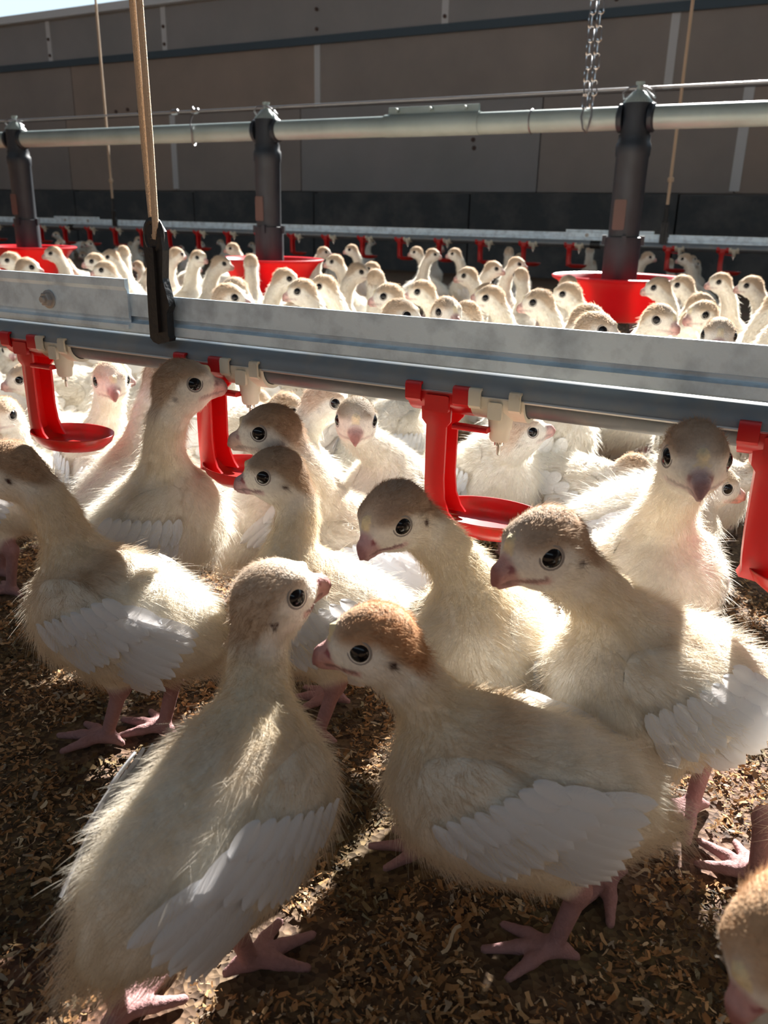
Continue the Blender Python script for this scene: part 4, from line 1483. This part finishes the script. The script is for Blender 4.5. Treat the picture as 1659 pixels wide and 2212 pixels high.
def shavings(n, x0, x1, y0, y1, lo, hi, seed, keep=None):
    r = np.random.default_rng(seed)
    x = r.uniform(x0, x1, n); y = r.uniform(y0, y1, n)
    if keep is not None:
        m = keep(x, y); x, y = x[m], y[m]
    n = len(x)
    ln = lo + (hi - lo) * r.random(n) ** 2.0
    wd = ln * r.uniform(0.30, 0.75, n)
    yaw = r.uniform(0, 2 * np.pi, n)
    tilt = r.normal(0, 0.35, n); roll = r.normal(0, 0.45, n)
    curl = r.uniform(-0.5, 0.6, n) * ln * 0.35
    c, s_ = np.cos(yaw), np.sin(yaw)
    ax = np.stack([c * np.cos(tilt), s_ * np.cos(tilt), np.sin(tilt)], 1)
    ay = np.stack([-s_ * np.cos(roll), c * np.cos(roll), np.sin(roll)], 1)
    up = np.cross(ax, ay)
    ce = np.stack([x, y, 0.0012 + 0.0035 * r.random(n)], 1)
    V = []
    jag = r.uniform(0.05, 1.1, (n, 6))
    for i, (u, v) in enumerate(((-.5, -.5), (0, -.5), (.5, -.5), (-.5, .5), (0, .5), (.5, .5))):
        p = ce + ax * (u * ln)[:, None] + ay * (v * wd * jag[:, i])[:, None] + up * ((4 * u * u - 0.5) * curl)[:, None]
        V.append(p)
    V = np.stack(V, 1)
    V[..., 2] = np.maximum(V[..., 2], 0.0004)
    ok = no_feet(V)
    V, x, y = V[ok], x[ok], y[ok]
    n = len(x)
    base = np.arange(n)[:, None] * 6
    F = np.concatenate([base + np.array([0, 1, 4, 3]), base + np.array([1, 2, 5, 4])])
    pal = np.array([(0.38, 0.205, 0.09), (0.29, 0.145, 0.06), (0.48, 0.30, 0.15), (0.155, 0.10, 0.06), (0.085, 0.058, 0.038), (0.60, 0.46, 0.29), (0.33, 0.27, 0.20)])
    patch = np.sin(x * 31 + 2 * np.sin(y * 23)) + np.sin(y * 37 + 1.7 * np.sin(x * 29))
    t = pal[r.choice(7, n, p=[.27, .20, .17, .13, .09, .08, .06])]
    dark = patch > 0.8
    t[dark] = t[dark] * 0.45 * np.array([0.9, 1.0, 1.0])
    t = t * r.uniform(0.75, 1.2, (n, 1))
    return V.reshape(-1, 3), F, np.repeat(np.clip(t, 0.01, 0.8), 6, 0)


near = shavings(150000, -0.95, 0.20, 0.10, 0.85, 0.0016, 0.0075, 5)
o = np_mesh('floor_shavings', near[0], near[1], 'chips', near[2])
o.data.polygons.foreach_set('use_smooth', [False] * len(o.data.polygons))
tag(o, 'loose brown wood shavings strewn under the nearest poults', 'shavings', kind='stuff')
side = shavings(60000, 0.2005, 0.95, 0.02, 1.4, 0.0022, 0.0085, 8)
o = np_mesh('floor_shavings', side[0], side[1], 'chips', side[2])
tag(o, 'open stretch of wood shavings beside the poult that is leaving', 'shavings', kind='stuff')
far = shavings(45000, -3.6, 0.195, 0.86, 3.6, 0.006, 0.018, 6)
o = np_mesh('floor_shavings', far[0], far[1], 'chips', far[2])
tag(o, 'wood shavings spread over the floor towards the feed pans', 'shavings', kind='stuff')
# a few big curls lie on top
for i, (px_, py_, a, ln) in enumerate([(975, 2030, 70, 0.016), (1385, 1890, 15, 0.010), (90, 1910, 40, 0.010)]):
    p = at_z(px_, py_, 0.0075)
    mb = MB()
    vs = []
    for t in np.linspace(-0.5, 0.5, 7):
        for w in (-0.0009, 0.0009):
            vs.append((t * ln, w * (1 - 1.2 * t * t) + 0.002 * math.sin(5 * t), 0.0025 * math.sin(3 * t + i) + 0.001 * (w > 0)))
    mb.add(vs, [(2 * k, 2 * k + 2, 2 * k + 3, 2 * k + 1) for k in range(6)])
    o = mb.build('wood_curl', 'pale_wood', None, True)
    o.location = tuple(p); o.rotation_euler = (0, 0, R_(a))
    tag(o, 'long pale wood curl lying on the darker litter', 'wood curl', 'pale wood curls on the litter')
